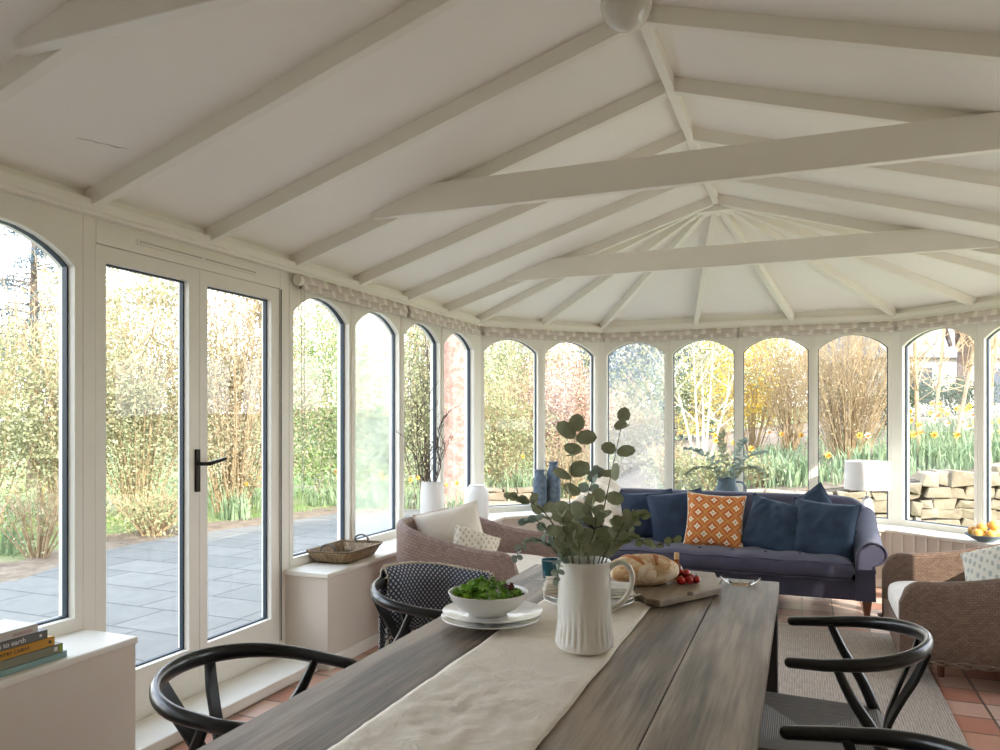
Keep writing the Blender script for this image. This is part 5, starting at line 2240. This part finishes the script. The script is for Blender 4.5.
def stones(name, line, ztops, zb, label=None, depth=.3, course=.125):
    """a dry stone wall along the plan line"""
    m = MB()
    for (a, b), (ta, tb) in zip(zip(line, line[1:]), zip(ztops, ztops[1:])):
        L = (b - a).length
        e = (b - a).normalized()
        n = V((-e.y, e.x, 0))
        z = zb
        while z < max(ta, tb) - .03:
            h = course * rs.uniform(.6, 1.5)
            u = rs.uniform(-.25, 0)
            while u < L:
                w = rs.uniform(.10, .38)
                um = u + w / 2
                top = ta + (tb - ta) * min(1, max(0, um / L))
                if z + h * .5 < top:
                    u0, u1 = max(u, 0) + .006, min(u + w, L) - .003
                    if u1 - u0 > .06:
                        f0 = -rs.uniform(0, .07)
                        j = lambda s: rs.uniform(-s, s)
                        c = [(u0, 0), (u1, 0), (u1, 1), (u0, 1)]
                        fr = [a + e * (uu + j(.03)) + n * (f0 + j(.02)) + V((0, 0, z + .006 + (h - .010) * vv + j(.026))) for uu, vv in c]
                        bk_ = [p + n * depth for p in fr]
                        mid = sum(fr, V((0, 0, 0))) / 4 - n * rs.uniform(.0, .015)
                        m.add(fr + bk_ + [mid], [(0, 1, 8), (1, 2, 8), (2, 3, 8), (3, 0, 8), (0, 4, 5, 1), (1, 5, 6, 2), (2, 6, 7, 3), (3, 7, 4, 0)])
                u += w
            z += h
    return m


wl = [at(648, 10.4), at(745, 9.7), at(835, 9.3), at(920, 9.0), at(1010, 8.8), at(1160, 8.6)]
wt = [.22, .44, .55, .70, .82, .95]
m = MB()
for (a_, b_), (ta, tb) in zip(zip(wl, wl[1:]), zip(wt, wt[1:])):
    n_ = V((-(b_ - a_).y, (b_ - a_).x, 0)).normalized()
    m.add([a_ + n_ * .05 + V((0, 0, GZ)), b_ + n_ * .05 + V((0, 0, GZ)), b_ + n_ * .05 + V((0, 0, tb - .05)), a_ + n_ * .05 + V((0, 0, ta - .05)), b_ + n_ * .3 + V((0, 0, tb - .05)), a_ + n_ * .3 + V((0, 0, ta - .05))], [(0, 1, 2, 3), (3, 2, 4, 5)])
struct(m.build('garden_wall_core', 'stonecore', smooth=False))
m = stones('garden_wall', wl, wt, GZ - .02)
struct(m.build('garden_wall', 'stone', smooth=False, bevel=.026))
# earth bank behind the wall
cols = [(648, 10.4, .22), (745, 9.7, .44), (835, 9.3, .55), (920, 9.0, .70), (1010, 8.8, .82), (1160, 8.6, .95), (1350, 8.6, 1.05)]
P = [[at(610, 10.6 + 3 * d, GZ) for d in (0, .07, .5, 1, 2, 4, 7)]]
for px, D, zt in cols:
    row = []
    for d in (0, .07, .5, 1, 2, 4, 7):
        row.append(at(px, D + .12 + 3 * d, max(GZ, zt - .06 + .42 * min(1, d) * 0 + .10 * 3 * min(d, 3.0) * min(1, (px - 610) / 200))))
    row[0] = row[1] - V((0, 0, .9))
    P.append(row)
m = MB()
m.grid(P)
struct(m.build('bank_ground', 'soil', smooth=True))


def bank_z(px, D):
    """height of the bank at bearing px and distance D"""
    if px < 648:
        return GZ
    for (a, da, za), (b, db, zb_) in zip(cols, cols[1:]):
        if a <= px <= b:
            f = (px - a) / (b - a)
            d = (D - (da + (db - da) * f) - .12) / 3
            zt = za + (zb_ - za) * f
            if d < 0:
                return GZ
            return max(GZ, zt - .06 + .30 * min(d, 3.0) * min(1, (px - 610) / 200))
    return .9


# low stone edging across the walk
m = stones('stone_edging', [at(478, 14.2), at(545, 14.0)], [.10, .10], GZ, depth=.5, course=.12)
o = m.build('stone_edging', 'stone', smooth=False, bevel=.015)
struct(o)
o.name = 'garden_kerb'

# ------------------------------------------------------------------ planting
rngp = np.random.default_rng(17)


def twig_lines(base, n, H, spread, r0, rr, sub=3, curve=.25, up=1.0, lean=(0, 0)):
    out = []
    for k in range(n):
        a = rr.uniform(0, 2 * PI)
        s = spread * rr.uniform(.15, 1)
        L = H * rr.uniform(.7, 1.05)
        p0 = base + V((math.cos(a) * s * .18, math.sin(a) * s * .18, 0))
        p3 = base + V((math.cos(a) * s + lean[0], math.sin(a) * s + lean[1], L * up))
        mid = p0 + (p3 - p0) * .5 + V((rr.uniform(-1, 1), rr.uniform(-1, 1), rr.uniform(0, .5))) * curve * H * .25
        pts = smoothpath([p0, mid, p3], 4)
        out.append((pts, r0 * rr.uniform(.6, 1), r0 * .2))
        for q in range(sub):
            f = rr.uniform(.3, .95)
            i = int(f * (len(pts) - 1))
            d = (pts[min(i + 1, len(pts) - 1)] - pts[max(i - 1, 0)]).normalized()
            d = (d + V((rr.uniform(-1, 1), rr.uniform(-1, 1), rr.uniform(-.2, .7))) * .9).normalized()
            l = H * rr.uniform(.12, .32)
            b_ = [pts[i], pts[i] + d * l * .5 + V((rr.uniform(-.06, .06), rr.uniform(-.06, .06), .02)) * H * .3, pts[i] + d * l + V((0, 0, .04 * H))]
            out.append((b_, r0 * .45, r0 * .12))
            for z_ in range(2):
                d2 = (d + V((rr.uniform(-1, 1), rr.uniform(-1, 1), rr.uniform(-.3, .6)))).normalized()
                out.append(([b_[1], b_[1] + d2 * l * .5], r0 * .25, r0 * .1))
    return out


def lines_mesh(name, lines, mat, parent):
    m = MB()
    for pts, a, b in lines:
        m.tube(pts, lerpl([a, b], len(pts)), 4, cap=False)
    return m.build(name, mat, parent, world=True, angle=80)


def cloud(n, c, r, rg, shell=.55, clump=0, flat_bottom=True, hole=None):
    """points in an ellipsoid, denser towards the shell, gathered in clumps"""
    d = rg.normal(size=(n, 3))
    d /= np.linalg.norm(d, axis=1)[:, None]
    rad = rg.uniform(0, 1, size=(n, 1)) ** shell
    lump = 1 + .16 * np.sin(d[:, :1] * 5 + c[0]) + .14 * np.sin(d[:, 1:2] * 6 + c[1]) + .14 * np.sin(d[:, 2:3] * 7)
    P = d * rad * lump
    if clump:
        k = rg.normal(size=(clump, 3)) * .5
        idx = rg.integers(0, clump, n)
        g = rg.uniform(size=(n, 1)) < .7
        P = np.where(g, k[idx] + rg.normal(size=(n, 3)) * .16, P)
    if flat_bottom:
        P[:, 2] = np.maximum(P[:, 2], -.98)
    return np.array(c) + P * np.array(r)


def shrub(name, label, px, D, zb, w, h, mat, n, size, stems=10, stemmat='twig', seed=1, clump=0, depth=None, cat='shrub', asp=.5, hb=0.0, sub=3, r0=.014, extra=None, z0=None, group=None, shell=.55, curve=.25, upk=1.0):
    """w, h in metres; hb = height where the foliage starts"""
    zb = GZ if zb is None else zb
    base = at(px, D, zb)
    t_ = thing(name, label, cat, base, group=group)
    rr = random.Random(seed)
    rg = np.random.default_rng(seed)
    dp = depth or w
    if stems:
        lines_mesh('stems', twig_lines(base, stems, h * .97, w * .46, r0, rr, sub, curve, upk), stemmat, t_)
    if n:
        c = (base.x, base.y, zb + hb + (h - hb) / 2)
        P = cloud(n, c, (w / 2, dp / 2, (h - hb) / 2), rg, shell, clump)
        P[:, 2] = np.maximum(P[:, 2], zb + .02)
        quads('foliage', leaf_quads(P, size, rg, asp), mat, t_, tuple(base))
    if extra:
        for nm, mt, nn, sz, cc, rr3 in extra:
            c = (base.x + RV.x * cc[0], base.y + RV.y * cc[0], zb + cc[1])
            P = cloud(nn, c, rr3, rg, .5, 8)
            quads(nm, leaf_quads(P, sz, rg, .7), mat, t_, tuple(base))
    return t_


# left-hand thicket beyond the flags (seen through the first windows and the doors)
shrub('thicket_shrub', 'tangled pale twiggy shrub beyond the flags, furthest left', -20, 10.5, None, 3.4, 2.9, 'lf_cream', 8000, .055, 46, 'twig', 21, extra=[('pink_leaves', 'lf_pink', 700, .06, (.3, 1.4), (1.0, .9, .7)), ('olive_leaves', 'lf_olive', 2600, .055, (.6, 1.9), (1.2, 1.1, .9))])
shrub('thicket_shrub', 'tangled pink and cream shrub seen at the right of the first arched window', 62, 11.0, None, 2.6, 3.3, 'lf_cream', 7500, .055, 40, 'twig', 22, extra=[('pink_leaves', 'lf_pink', 900, .06, (-.2, 1.3), (.9, .9, .6))])
shrub('thicket_shrub', 'tall tangled cream green shrub with pink leaves behind the left door', 138, 12.2, None, 3.2, 4.1, 'lf_cream', 12500, .055, 60, 'twig', 23, extra=[('pink_leaves', 'lf_pink', 900, .065, (-.35, 1.7), (.55, .6, .55)), ('green_leaves', 'lf_green', 2600, .06, (-.3, 3.4), (1.2, 1, .7)), ('olive_leaves', 'lf_olive', 2600, .055, (.2, 1.3), (1.3, 1.2, .9))])
shrub('thicket_shrub', 'tall tan and cream twiggy shrub behind the right door', 232, 12.6, None, 3.3, 4.2, 'lf_tan', 9500, .05, 80, 'twig', 24, extra=[('green_leaves', 'lf_green', 2400, .06, (.5, 3.5), (.8, .9, .6)), ('olive_leaves', 'lf_olive', 4200, .055, (0, 1.7), (1.5, 1.1, 1.3))])
shrub('conifer', 'feathery bright green conifer seen through the window beside the doors', 318, 15.0, None, 2.9, 4.6, 'lf_green', 9500, .075, 10, 'twigpale', 25, cat='tree', asp=.35, extra=[('olive_sprays', 'lf_olive', 2500, .08, (.1, 1.2), (1.2, 1.1, 1.0))])
shrub('hedge_shrub', 'rounded yellow green shrub behind the misted side window', 374, 14.5, None, 2.4, 2.3, 'lf_olive', 7200, .06, 8, 'twig', 26)
shrub('thicket_shrub', 'loose olive shrub with dark twigs behind the twig vase', 425, 13.4, None, 1.9, 3.0, 'lf_olive', 5200, .055, 34, 'twigdark', 27)
shrub('low_shrub', 'low bushy plant at the edge of the flags behind the left door', 152, 9.9, None, 1.3, .62, 'lf_olive', 1700, .05, 40, 'twig', 28)
shrub('low_shrub', 'low bare plant with arching stems at the edge of the flags, left window', 38, 8.3, None, 1.2, .85, 'lf_cream', 300, .05, 30, 'twig', 29)
# conifer with dark tiers at the far left, sky behind
base = at(34, 17, GZ)
t_ = thing('cedar_tree', 'tall dark tiered evergreen tree against the sky in the left window', 'tree', base)
rr = random.Random(31)
MB().tube([base, base + V((0, 0, 5.8))], [.16, .05], 8).build('trunk', 'twigdark', t_, world=True)
ln, LP = [], []
rg = np.random.default_rng(31)
for k in range(46):
    z = 2.6 + 3.2 * k / 46
    a = rr.uniform(0, 2 * PI)
    l = 1.9 * (1 - .55 * k / 46) * rr.uniform(.6, 1.1)
    p0 = base + V((0, 0, z))
    p1 = p0 + V((math.cos(a) * l, math.sin(a) * l, -.15 * l + .1))
    ln.append(([p0, (p0 + p1) / 2 + V((0, 0, .08)), p1], .022, .006))
    for q in range(90):
        f = rr.uniform(.15, 1.05)
        p = p0 + (p1 - p0) * f
        LP.append((p.x + rg.normal() * .13, p.y + rg.normal() * .13, p.z + rg.normal() * .05 - .03))
lines_mesh('boughs', ln, 'twigdark', t_)
quads('needles', leaf_quads(np.array(LP), .11, rg, .25), 'lf_blue', t_, tuple(base))

# thick trunk behind the last side window
base = at(456, 13.0, GZ)
t_ = thing('tree_trunk', 'thick sunlit pinkish tree trunk behind the last side window', 'tree', base)
m = MB()
m.lathe([(.42, 0), (.33, .3), (.30, 1), (.285, 2.4), (.27, 4.6)], 26, (0, 0, 0), lambda r, z, a: r * (1 + .05 * math.sin(a * 9 + z * 2) + .03 * math.sin(a * 17 - z * 5)))
m.build('bark_trunk', 'bark', t_)
lines_mesh('limbs', [([base + V((0, 0, 3.6)), base + V((.9, .3, 4.6)), base + V((1.9, .4, 5.2))], .12, .04), ([base + V((0, 0, 4.0)), base + V((-.9, .2, 5.0)), base + V((-1.6, .3, 5.8))], .11, .04)], 'bark', t_)
P = cloud(1600, (base.x, base.y, 5.6), (2.2, 1.6, 1.0), np.random.default_rng(5), .6, 14)
quads('foliage', leaf_quads(P, .07, np.random.default_rng(6), .5), 'lf_olive', t_, tuple(base))

# slanting windows
shrub('photinia_shrub', 'large pink leaved shrub behind the two slanting windows', 556, 16.5, None, 2.9, 3.1, 'lf_pink', 13000, .072, 24, 'twigdark', 33, cat='shrub')
shrub('yellow_shrub', 'yellow green shrub left of the pink one behind the slanting windows', 500, 15.2, None, 2.4, 2.5, 'lf_olive', 9500, .062, 40, 'twig', 34)
shrub('low_shrub', 'low tan twiggy shrub in front of the pink leaved shrub', 572, 14.6, None, 1.5, 1.25, 'lf_tan', 1500, .05, 34, 'twig', 35)
shrub('garden_tree', 'loose pale green tree rising behind the pink leaved shrub', 505, 22, None, 4.5, 5.2, 'lf_cream', 7000, .11, 18, 'twigpale', 36, cat='tree', hb=1.2, clump=26)
# end windows
shrub('clipped_shrub', 'broad rounded beige hedge shrub behind the misted end window', 628, 19, None, 2.6, 2.2, 'lf_tan', 11000, .065, 12, 'twig', 37, shell=.3)
shrub('conifer', 'dark blue green conifer far behind the misted end window', 655, 30, None, 3.6, 7.0, 'lf_blue', 9000, .19, 3, 'twigdark', 38, cat='tree', asp=.3, clump=30)
shrub('conifer', 'second dark conifer left of it, further back', 610, 34, None, 3.2, 6.0, 'lf_blue', 7000, .2, 3, 'twigdark', 39, cat='tree', asp=.3, clump=24)
# pale barked small tree with creamy young leaves
base = at(702, 12.4, bank_z(702, 12.4))
t_ = thing('garden_tree', 'small tree with pale forked stems and creamy green leaves behind the orange cushion', 'tree', base)
rr = random.Random(41)
fk = []
for dx, dy, hh in ((-.55, .1, 2.1), (-.2, -.2, 2.5), (.25, .1, 2.6), (.6, 0, 2.0), (.05, .3, 2.4)):
    tip = base + RV * dx + FV * dy + V((0, 0, hh))
    mid = base + RV * dx * .45 + V((0, 0, hh * .42))
    fk.append((smoothpath([base + RV * dx * .1, mid, tip], 4), .034, .012))
    for q in range(7):
        f = rr.uniform(.35, .95)
        p = base + (tip - base) * f
        d = V((rr.uniform(-1, 1), rr.uniform(-1, 1), rr.uniform(.1, 1))).normalized()
        fk.append(([p, p + d * .35, p + d * .65 + V((0, 0, .1))], .014, .004))
lines_mesh('stems', fk, 'twigpale', t_)
P = cloud(4200, (base.x, base.y, base.z + 2.05), (1.05, .9, .85), np.random.default_rng(42), .6, 22)
quads('foliage', leaf_quads(P, .055, np.random.default_rng(43), .5), 'lf_cream', t_, tuple(base))
shrub('forsythia', 'forsythia in full yellow blossom behind the middle end windows', 752, 15.0, bank_z(752, 15), 2.1, 2.4, 'lf_yellow', 7000, .06, 40, 'twig', 44, hb=.3, clump=30)
shrub('forsythia', 'yellow blossoming forsythia further back, left of the first', 722, 17.5, bank_z(722, 17.5), 1.6, 2.6, 'lf_yellow', 4200, .065, 26, 'twig', 45, hb=.9, clump=14)
shrub('twiggy_shrub', 'brown leafless twiggy shrub right of the yellow blossom', 790, 14.0, bank_z(790, 14), 1.7, 2.3, 'lf_tan', 2400, .04, 90, 'twig', 46, r0=.010, sub=4)
shrub('twiggy_shrub', 'huge tan twiggy shrub fanning out behind the white lamp', 848, 11.6, bank_z(848, 11.6), 2.4, 2.15, 'lf_tan', 5200, .032, 190, 'twig', 47, r0=.011, sub=4, curve=.15)
shrub('low_shrub', 'low mixed green shrub on the bank behind the grey blue jug', 712, 10.9, bank_z(712, 10.9), 1.1, .62, 'lf_olive', 1800, .045, 20, 'twig', 48)
shrub('low_shrub', 'small cream leaved shrub on the bank right of the jug', 762, 10.5, bank_z(762, 10.5), .8, .42, 'lf_cream', 1100, .045, 14, 'twig', 49)
shrub('low_shrub', 'small pale bush at the left end of the stone wall', 676, 11.4, bank_z(676, 11.4), 1.0, .8, 'lf_cream', 1500, .045, 26, 'twig', 50)
shrub('evergreen_shrub', 'dark clipped evergreen shrub beyond the tan twigs, in front of the house', 888, 15.5, bank_z(888, 15.5), 1.1, .95, 'lf_dark', 2600, .055, 4, 'twigdark', 51)
shrub('evergreen_shrub', 'long dark evergreen hedge shrub behind the daffodil bank', 945, 16.5, bank_z(945, 16.5), 2.6, .95, 'lf_dark', 3600, .06, 4, 'twigdark', 52)
# slim birches on the bank
for k, (px, D, lean, lb) in enumerate(((919, 11.0, -.05, 'slim pale birch stem on the bank, left of the house'), (934, 13.5, .35, 'slim pale birch leaning right in front of the house'), (955, 12.0, .5, 'slim pale birch with bare branches right of the house'), (990, 11.2, .1, 'slim pale birch behind the rightmost window'), (1010, 13.0, -.2, 'slim pale birch at the far right edge of the garden'))):
    base = at(px, D, bank_z(px, D))
    t_ = thing('birch_tree', lb, 'tree', base, group='bare birches on the bank')
    rr = random.Random(60 + k)
    top = base + RV * lean + V((0, 0, 3.6))
    stem = smoothpath([base, base + (top - base) * .5 + RV * rr.uniform(-.1, .1), top], 6)
    MB().tube(stem, lerpl([.032, .014], len(stem)), 8).build('trunk', 'twig', t_, world=True)
    ls = []
    for q in range(34):
        f = rr.uniform(.2, 1)
        p = base + (top - base) * f
        d = (RV * rr.uniform(-1, 1) + FV * rr.uniform(-1, 1) + V((0, 0, rr.uniform(.2, 1.1)))).normalized()
        l = rr.uniform(.4, 1.0)
        ls.append(([p, p + d * l * .5, p + d * l + V((0, 0, .1))], .012, .003))
        for z_ in range(3):
            d2 = (d + RV * rr.uniform(-1, 1) + V((0, 0, rr.uniform(-.4, .8)))).normalized()
            ls.append(([p + d * l * .6, p + d * l * .6 + d2 * l * .5], .006, .002))
    lines_mesh('branches', ls, 'twig', t_)
# dark trunk far right
base = at(962, 19, bank_z(962, 18))
t_ = thing('bare_tree', 'dark bare tree trunk beside the house', 'tree', base)
lines_mesh('trunk', [([base, base + V((.1, 0, 3)), base + V((.5, 0, 6))], .2, .12)], 'twigdark', t_)
lines_mesh('branches', twig_lines(base + V((0, 0, 1.6)), 26, 4.0, 2.2, .035, random.Random(66), 4), 'twigdark', t_)

# far bare trees behind everything
far = [(-60, 38, 8), (10, 42, 9), (350, 36, 8.5), (385, 40, 9.5), (415, 34, 8), (500, 46, 8.5), (585, 44, 8), (640, 50, 9), (700, 40, 7), (770, 42, 7.5), (845, 38, 7), (905, 44, 8), (1000, 36, 8)]
for k, (px, D, h_) in enumerate(far):
    base = at(px, D, GZ)
    t_ = thing('far_tree', '%s hazy bare tree from the left on the far skyline' % ORD[k], 'tree', base, group='bare trees on the far skyline')
    rr = random.Random(80 + k)
    MB().tube([base, base + V((0, 0, h_ * .5))], [.2, .12], 6).build('trunk', 'twig', t_, world=True)
    lines_mesh('branches', twig_lines(base + V((0, 0, h_ * .22)), 34, h_ * .75, h_ * .32, .045, rr, 4), 'twig', t_)
    if k % 3 != 2:
        P = cloud(900, (base.x, base.y, GZ + h_ * .62), (h_ * .34, h_ * .34, h_ * .33), np.random.default_rng(90 + k), .6, 18)
        quads('buds', leaf_quads(P, .16, np.random.default_rng(k), .5), 'lf_olive' if k % 2 else 'lf_cream', t_, tuple(base))
# far hedge line
hd = [(-120, 26), (-20, 27), (90, 26), (190, 27), (285, 27), (360, 25), (430, 26), (520, 28), (600, 30), (680, 27), (760, 27), (840, 38), (900, 39), (985, 38), (1060, 37)]
for k, (px, D) in enumerate(hd):
    shrub('boundary_hedge', '%s stretch of the far boundary hedge from the left' % ORD[k], px, D, GZ + (0 if px < 650 else 1.0), 4.8, (4.9 if px < 600 else 2.6) + .5 * (k % 3), 'lf_far', 5200 if px < 600 else 3000, .13, 14, 'twig', 100 + k, depth=1.6, cat='hedge', group='far boundary hedge', r0=.02)

# house beyond the bank ------------------------------------------
hb_ = at(905, 24, 0)
t_ = thing('neighbour_house', 'pale rendered house with a grey slate roof beyond the daffodil bank', 'house', hb_)
HX = Matrix.Translation(V((hb_.x, hb_.y, 0))) @ Matrix.Rotation(YAW + .12, 4, 'Z')
m = MB().box((-.4, 0, .8), (6.2, 5, 3.55), HX)
m.build('house_wall', 'house', t_, smooth=False, world=True)
m = MB()
pr_ = [(-.25, 3.45), (2.5, 5.6), (5.25, 3.45), (5.25, 3.3), (-.25, 3.3)]
m.prism([HX @ V((-.8, y, z)) for y, z in pr_], (HX.to_3x3() @ V((7.4, 0, 0))))
m.build('slate_roof', 'slate', t_, smooth=False, world=True)
m = MB()
for z_ in (1.5, 1.5):
    m.box((.1, -.04, 1.9), (.9, .0, 3.0), HX)
m.build('window', 'darkpane', t_, smooth=False, world=True)
m = MB().box((2.4, -.04, 1.9), (3.3, .0, 3.0), HX)
m.build('window', 'darkpane', t_, smooth=False, world=True)
m = MB().box((-.42, -.1, .8), (-.1, .02, 3.4), HX)
m.build('brick_quoin', plain('quoin_brick', '#9a6a52', .85, .2, 8), t_, smooth=False, world=True)

# daffodils -------------------------------------------------------


def blades(m, c, n, h, spread, rr, w=.014):
    for k in range(n):
        a = rr.uniform(0, 2 * PI)
        l = h * rr.uniform(.6, 1.1)
        o = c + V((rr.gauss(0, spread * .5), rr.gauss(0, spread * .5), 0))
        d = V((math.cos(a), math.sin(a), 0))
        s = V((-d.y, d.x, 0)) * w * rr.uniform(.7, 1.2)
        bend = rr.uniform(.05, .55)
        p1 = o + d * l * bend * .25 + V((0, 0, l * .55))
        p2 = o + d * l * bend + V((0, 0, l * (1 - bend * .4)))
        m.add([o - s, o + s, p1 + s * .9, p1 - s * .9, p2], [(0, 1, 2, 3), (3, 2, 4)])


def daffodils(label, px, D, n, nf, h=.34, spread=.28, zb=None, seed=0, white=0.0, big=1.0):
    zb = GZ if zb is None else zb
    base = at(px, D, zb)
    t_ = thing('daffodil_clump', label, 'daffodils', base, group='daffodil clumps in the garden')
    rr = random.Random(seed)
    m = MB()
    blades(m, base, n, h, spread, rr)
    m.build('leaves', 'blade', t_, world=True, smooth=False)
    st_ = MB()
    for k in range(nf):
        o = base + V((rr.gauss(0, spread * .55), rr.gauss(0, spread * .55), 0))
        hd_ = o + V((rr.uniform(-.05, .05), rr.uniform(-.05, .05), h * rr.uniform(.95, 1.3)))
        face = (V((-SY * -1, -CY, 0)) * 1 + V((rr.uniform(-.8, .8), rr.uniform(-.5, .3), rr.uniform(-.1, .3)))).normalized()
        m = MB()
        u = face.orthogonal().normalized()
        w_ = face.cross(u)
        R_ = .048 * big
        for q in range(6):
            a = q * PI / 3
            d = u * math.cos(a) + w_ * math.sin(a)
            s = u * -math.sin(a) + w_ * math.cos(a)
            m.add([hd_, hd_ + d * R_ * .5 + s * R_ * .3, hd_ + d * R_, hd_ + d * R_ * .5 - s * R_ * .3], [(0, 1, 2, 3)])
        fl = m.build('flower', 'petalwhite' if rr.random() < white else 'petal', t_, world=True, smooth=False)
        st_.tube([o, (o + hd_) / 2 + V((.01, 0, .02)), hd_], [.005, .004, .004], 4, cap=False)
        m = MB()
        m.tube([hd_, hd_ + face * .035 * big], [.010 * big, .020 * big], 7, cap=False)
        m.build('trumpet', 'trumpet', fl, world=True)
    if nf:
        st_.build('flower_stems', 'blade', t_, world=True)
    return t_


dl = [
    # left, along the edge of the flags
    ('daffodil clump at the far left edge of the flags', 8, 8.6, 34, 1, .40, .25),
    ('daffodil clump on the lawn seen low in the first window', 20, 12.0, 30, 3, .34, .4),
    ('tall daffodil leaves behind the middle of the right door', 236, 11.6, 70, 1, .52, .32),
    ('orange flowered daffodils at the top right behind the right door', 258, 13.0, 40, 3, .45, .3),
    ('daffodil clump low in the window beside the doors', 324, 13.4, 46, 0, .40, .35),
    ('pale daffodil clump at the right of the window beside the doors', 338, 14.2, 36, 2, .42, .3),
    ('daffodil clump behind the foot of the twig vase', 415, 12.8, 44, 2, .5, .3),
    ('daffodil clump at the base of the pinkish trunk', 452, 11.6, 46, 3, .5, .35),
    ('blue green daffodil clump left of the first slanting window', 492, 14.6, 50, 0, .55, .35),
    ('tall daffodil leaves in the middle of the first slanting window', 519, 14.4, 80, 1, .75, .35),
    ('daffodil leaves behind the blue bottles', 552, 14.6, 50, 1, .5, .4),
]
for k, (lb, px, D, n, nf, h_, sp) in enumerate(dl):
    daffodils(lb, px, D, n, nf, h_, sp, None, 200 + k)
db = [
    ('daffodils with two orange flowers above the orange cushion', 716, 11.6, 60, 3, .62, .28),
    ('daffodil leaves right of the orange flowered ones', 731, 11.2, 40, 0, .45, .25),
    ('yellow daffodil at the left of the middle end window', 756, 11.0, 30, 2, .40, .22),
    ('tall daffodil leaves on the wall top beneath the brown shrub', 793, 10.3, 90, 0, .55, .32),
    ('daffodils with amber flowers in front of the yellow blossom', 772, 12.2, 50, 3, .45, .35),
    ('daffodil leaves at the foot of the huge tan shrub', 832, 10.2, 26, 1, .28, .2),
    ('daffodil leaves above the left of the white lampshade', 858, 10.6, 60, 0, .42, .3),
    ('daffodil leaves above the right of the white lampshade', 880, 10.5, 70, 2, .45, .3),
    ('daffodil clump nearest the corner post on the bank', 912, 10.4, 60, 3, .45, .3),
    ('front daffodil clump in the middle of the bank', 930, 10.0, 80, 2, .42, .32),
    ('front daffodil clump at the right of the bank', 952, 9.9, 80, 3, .42, .32),
    ('golden daffodils high on the bank, left', 922, 12.4, 46, 6, .46, .4),
    ('golden daffodils high on the bank, middle', 940, 12.9, 46, 7, .48, .4),
    ('golden daffodils high on the bank, right', 960, 12.5, 46, 6, .46, .4),
    ('daffodils behind the rightmost window post, front', 975, 10.2, 60, 2, .42, .3),
    ('daffodils in the rightmost window, front', 997, 9.9, 70, 3, .42, .32),
    ('white daffodils in the rightmost window, higher up', 1005, 12.2, 50, 6, .45, .4),
    ('cream daffodils between the golden ones and the front clumps', 944, 11.2, 60, 8, .45, .45),
]
for k, (lb, px, D, n, nf, h_, sp) in enumerate(db):
    daffodils(lb, px, D, n, nf, h_, sp, bank_z(px, D) - .02, 300 + k, .75 if 'cream' in lb or 'white' in lb else .15, 1.15)

# tufts of rough grass in the lawn: uncountable
m = MB()
rr = random.Random(77)
for k in range(5200):
    px = rr.uniform(-60, 640)
    D = rr.uniform(9.0, 19)
    if px < 420 and D < 8.9 + (px + 60) / 480 * 4.4:
        continue
    if px >= 420 and D < 15.6:
        if rr.random() < .85:
            continue
    blades(m, at(px, D, GZ), 1, rr.uniform(.05, .14), .05, rr, .008)
o = m.build('lawn_grass', leafm('lawn_blades', '#6f8a42', '#93a85c'), None, smooth=False)
tag(o, 'short grass growing on the lawn beyond the stone flags', 'grass', kind='stuff')
m = MB()
for k in range(3400):
    px = rr.uniform(660, 1040)
    f = rr.uniform(0, 1) ** 1.5
    D = 9.05 + 5.8 * f
    z_ = bank_z(px, D)
    if z_ <= GZ + .01 or bank_z(px, D - .3) <= GZ + .01:
        continue
    blades(m, at(px, D, z_ - .02), 1, rr.uniform(.12, .3), .05, rr, .011)
o = m.build('bank_undergrowth', 'blade', None, smooth=False)
tag(o, 'loose green undergrowth covering the bank behind the stone wall', 'undergrowth', kind='stuff')
SKY, SUN, EXPO = 3.0, 4.8, 1.06
SUNAZ, SUNEL = math.radians(-38), math.radians(27)
# ================================================================== LIGHT
w = bpy.data.worlds.new('world')
sc.world = w
w.use_nodes = True
nt = w.node_tree
nt.nodes.clear()
bg = nt.nodes.new('ShaderNodeBackground')
ow = nt.nodes.new('ShaderNodeOutputWorld')
tc = nt.nodes.new('ShaderNodeTexCoord')
sx = nt.nodes.new('ShaderNodeSeparateXYZ')
cr = nt.nodes.new('ShaderNodeValToRGB')
nt.links.new(tc.outputs['Generated'], sx.inputs[0])
nt.links.new(sx.outputs[2], cr.inputs[0])
e = cr.color_ramp.elements
e[0].position = 0
e[0].color = (.97, .98, 1, 1)
e[1].position = .7
e[1].color = (.62, .76, 1, 1)
nt.links.new(cr.outputs[0], bg.inputs[0])
nt.links.new(bg.outputs[0], ow.inputs[0])
bg.inputs[1].default_value = SKY

sd = bpy.data.lights.new('sun', 'SUN')
so = bpy.data.objects.new('sun', sd)
COL.objects.link(so)
sd.energy = SUN
sd.color = (1, .95, .87)
sd.angle = math.radians(.6)
az, el = SUNAZ, SUNEL                       # direction the light comes from
dv = V((math.cos(az) * math.cos(el), math.sin(az) * math.cos(el), math.sin(el)))
so.rotation_euler = dv.to_track_quat('Z', 'Y').to_euler()
so.location = dv * 30

sc.view_settings.view_transform = 'Standard'
sc.view_settings.look = 'None'
sc.view_settings.gamma = 1
sc.view_settings.use_curve_mapping = False
sc.view_settings.exposure = EXPO
sc.cycles.max_bounces = 14
sc.cycles.diffuse_bounces = 7
sc.cycles.transparent_max_bounces = 24
sc.cycles.sample_clamp_indirect = 6
sc.cycles.use_denoising = True
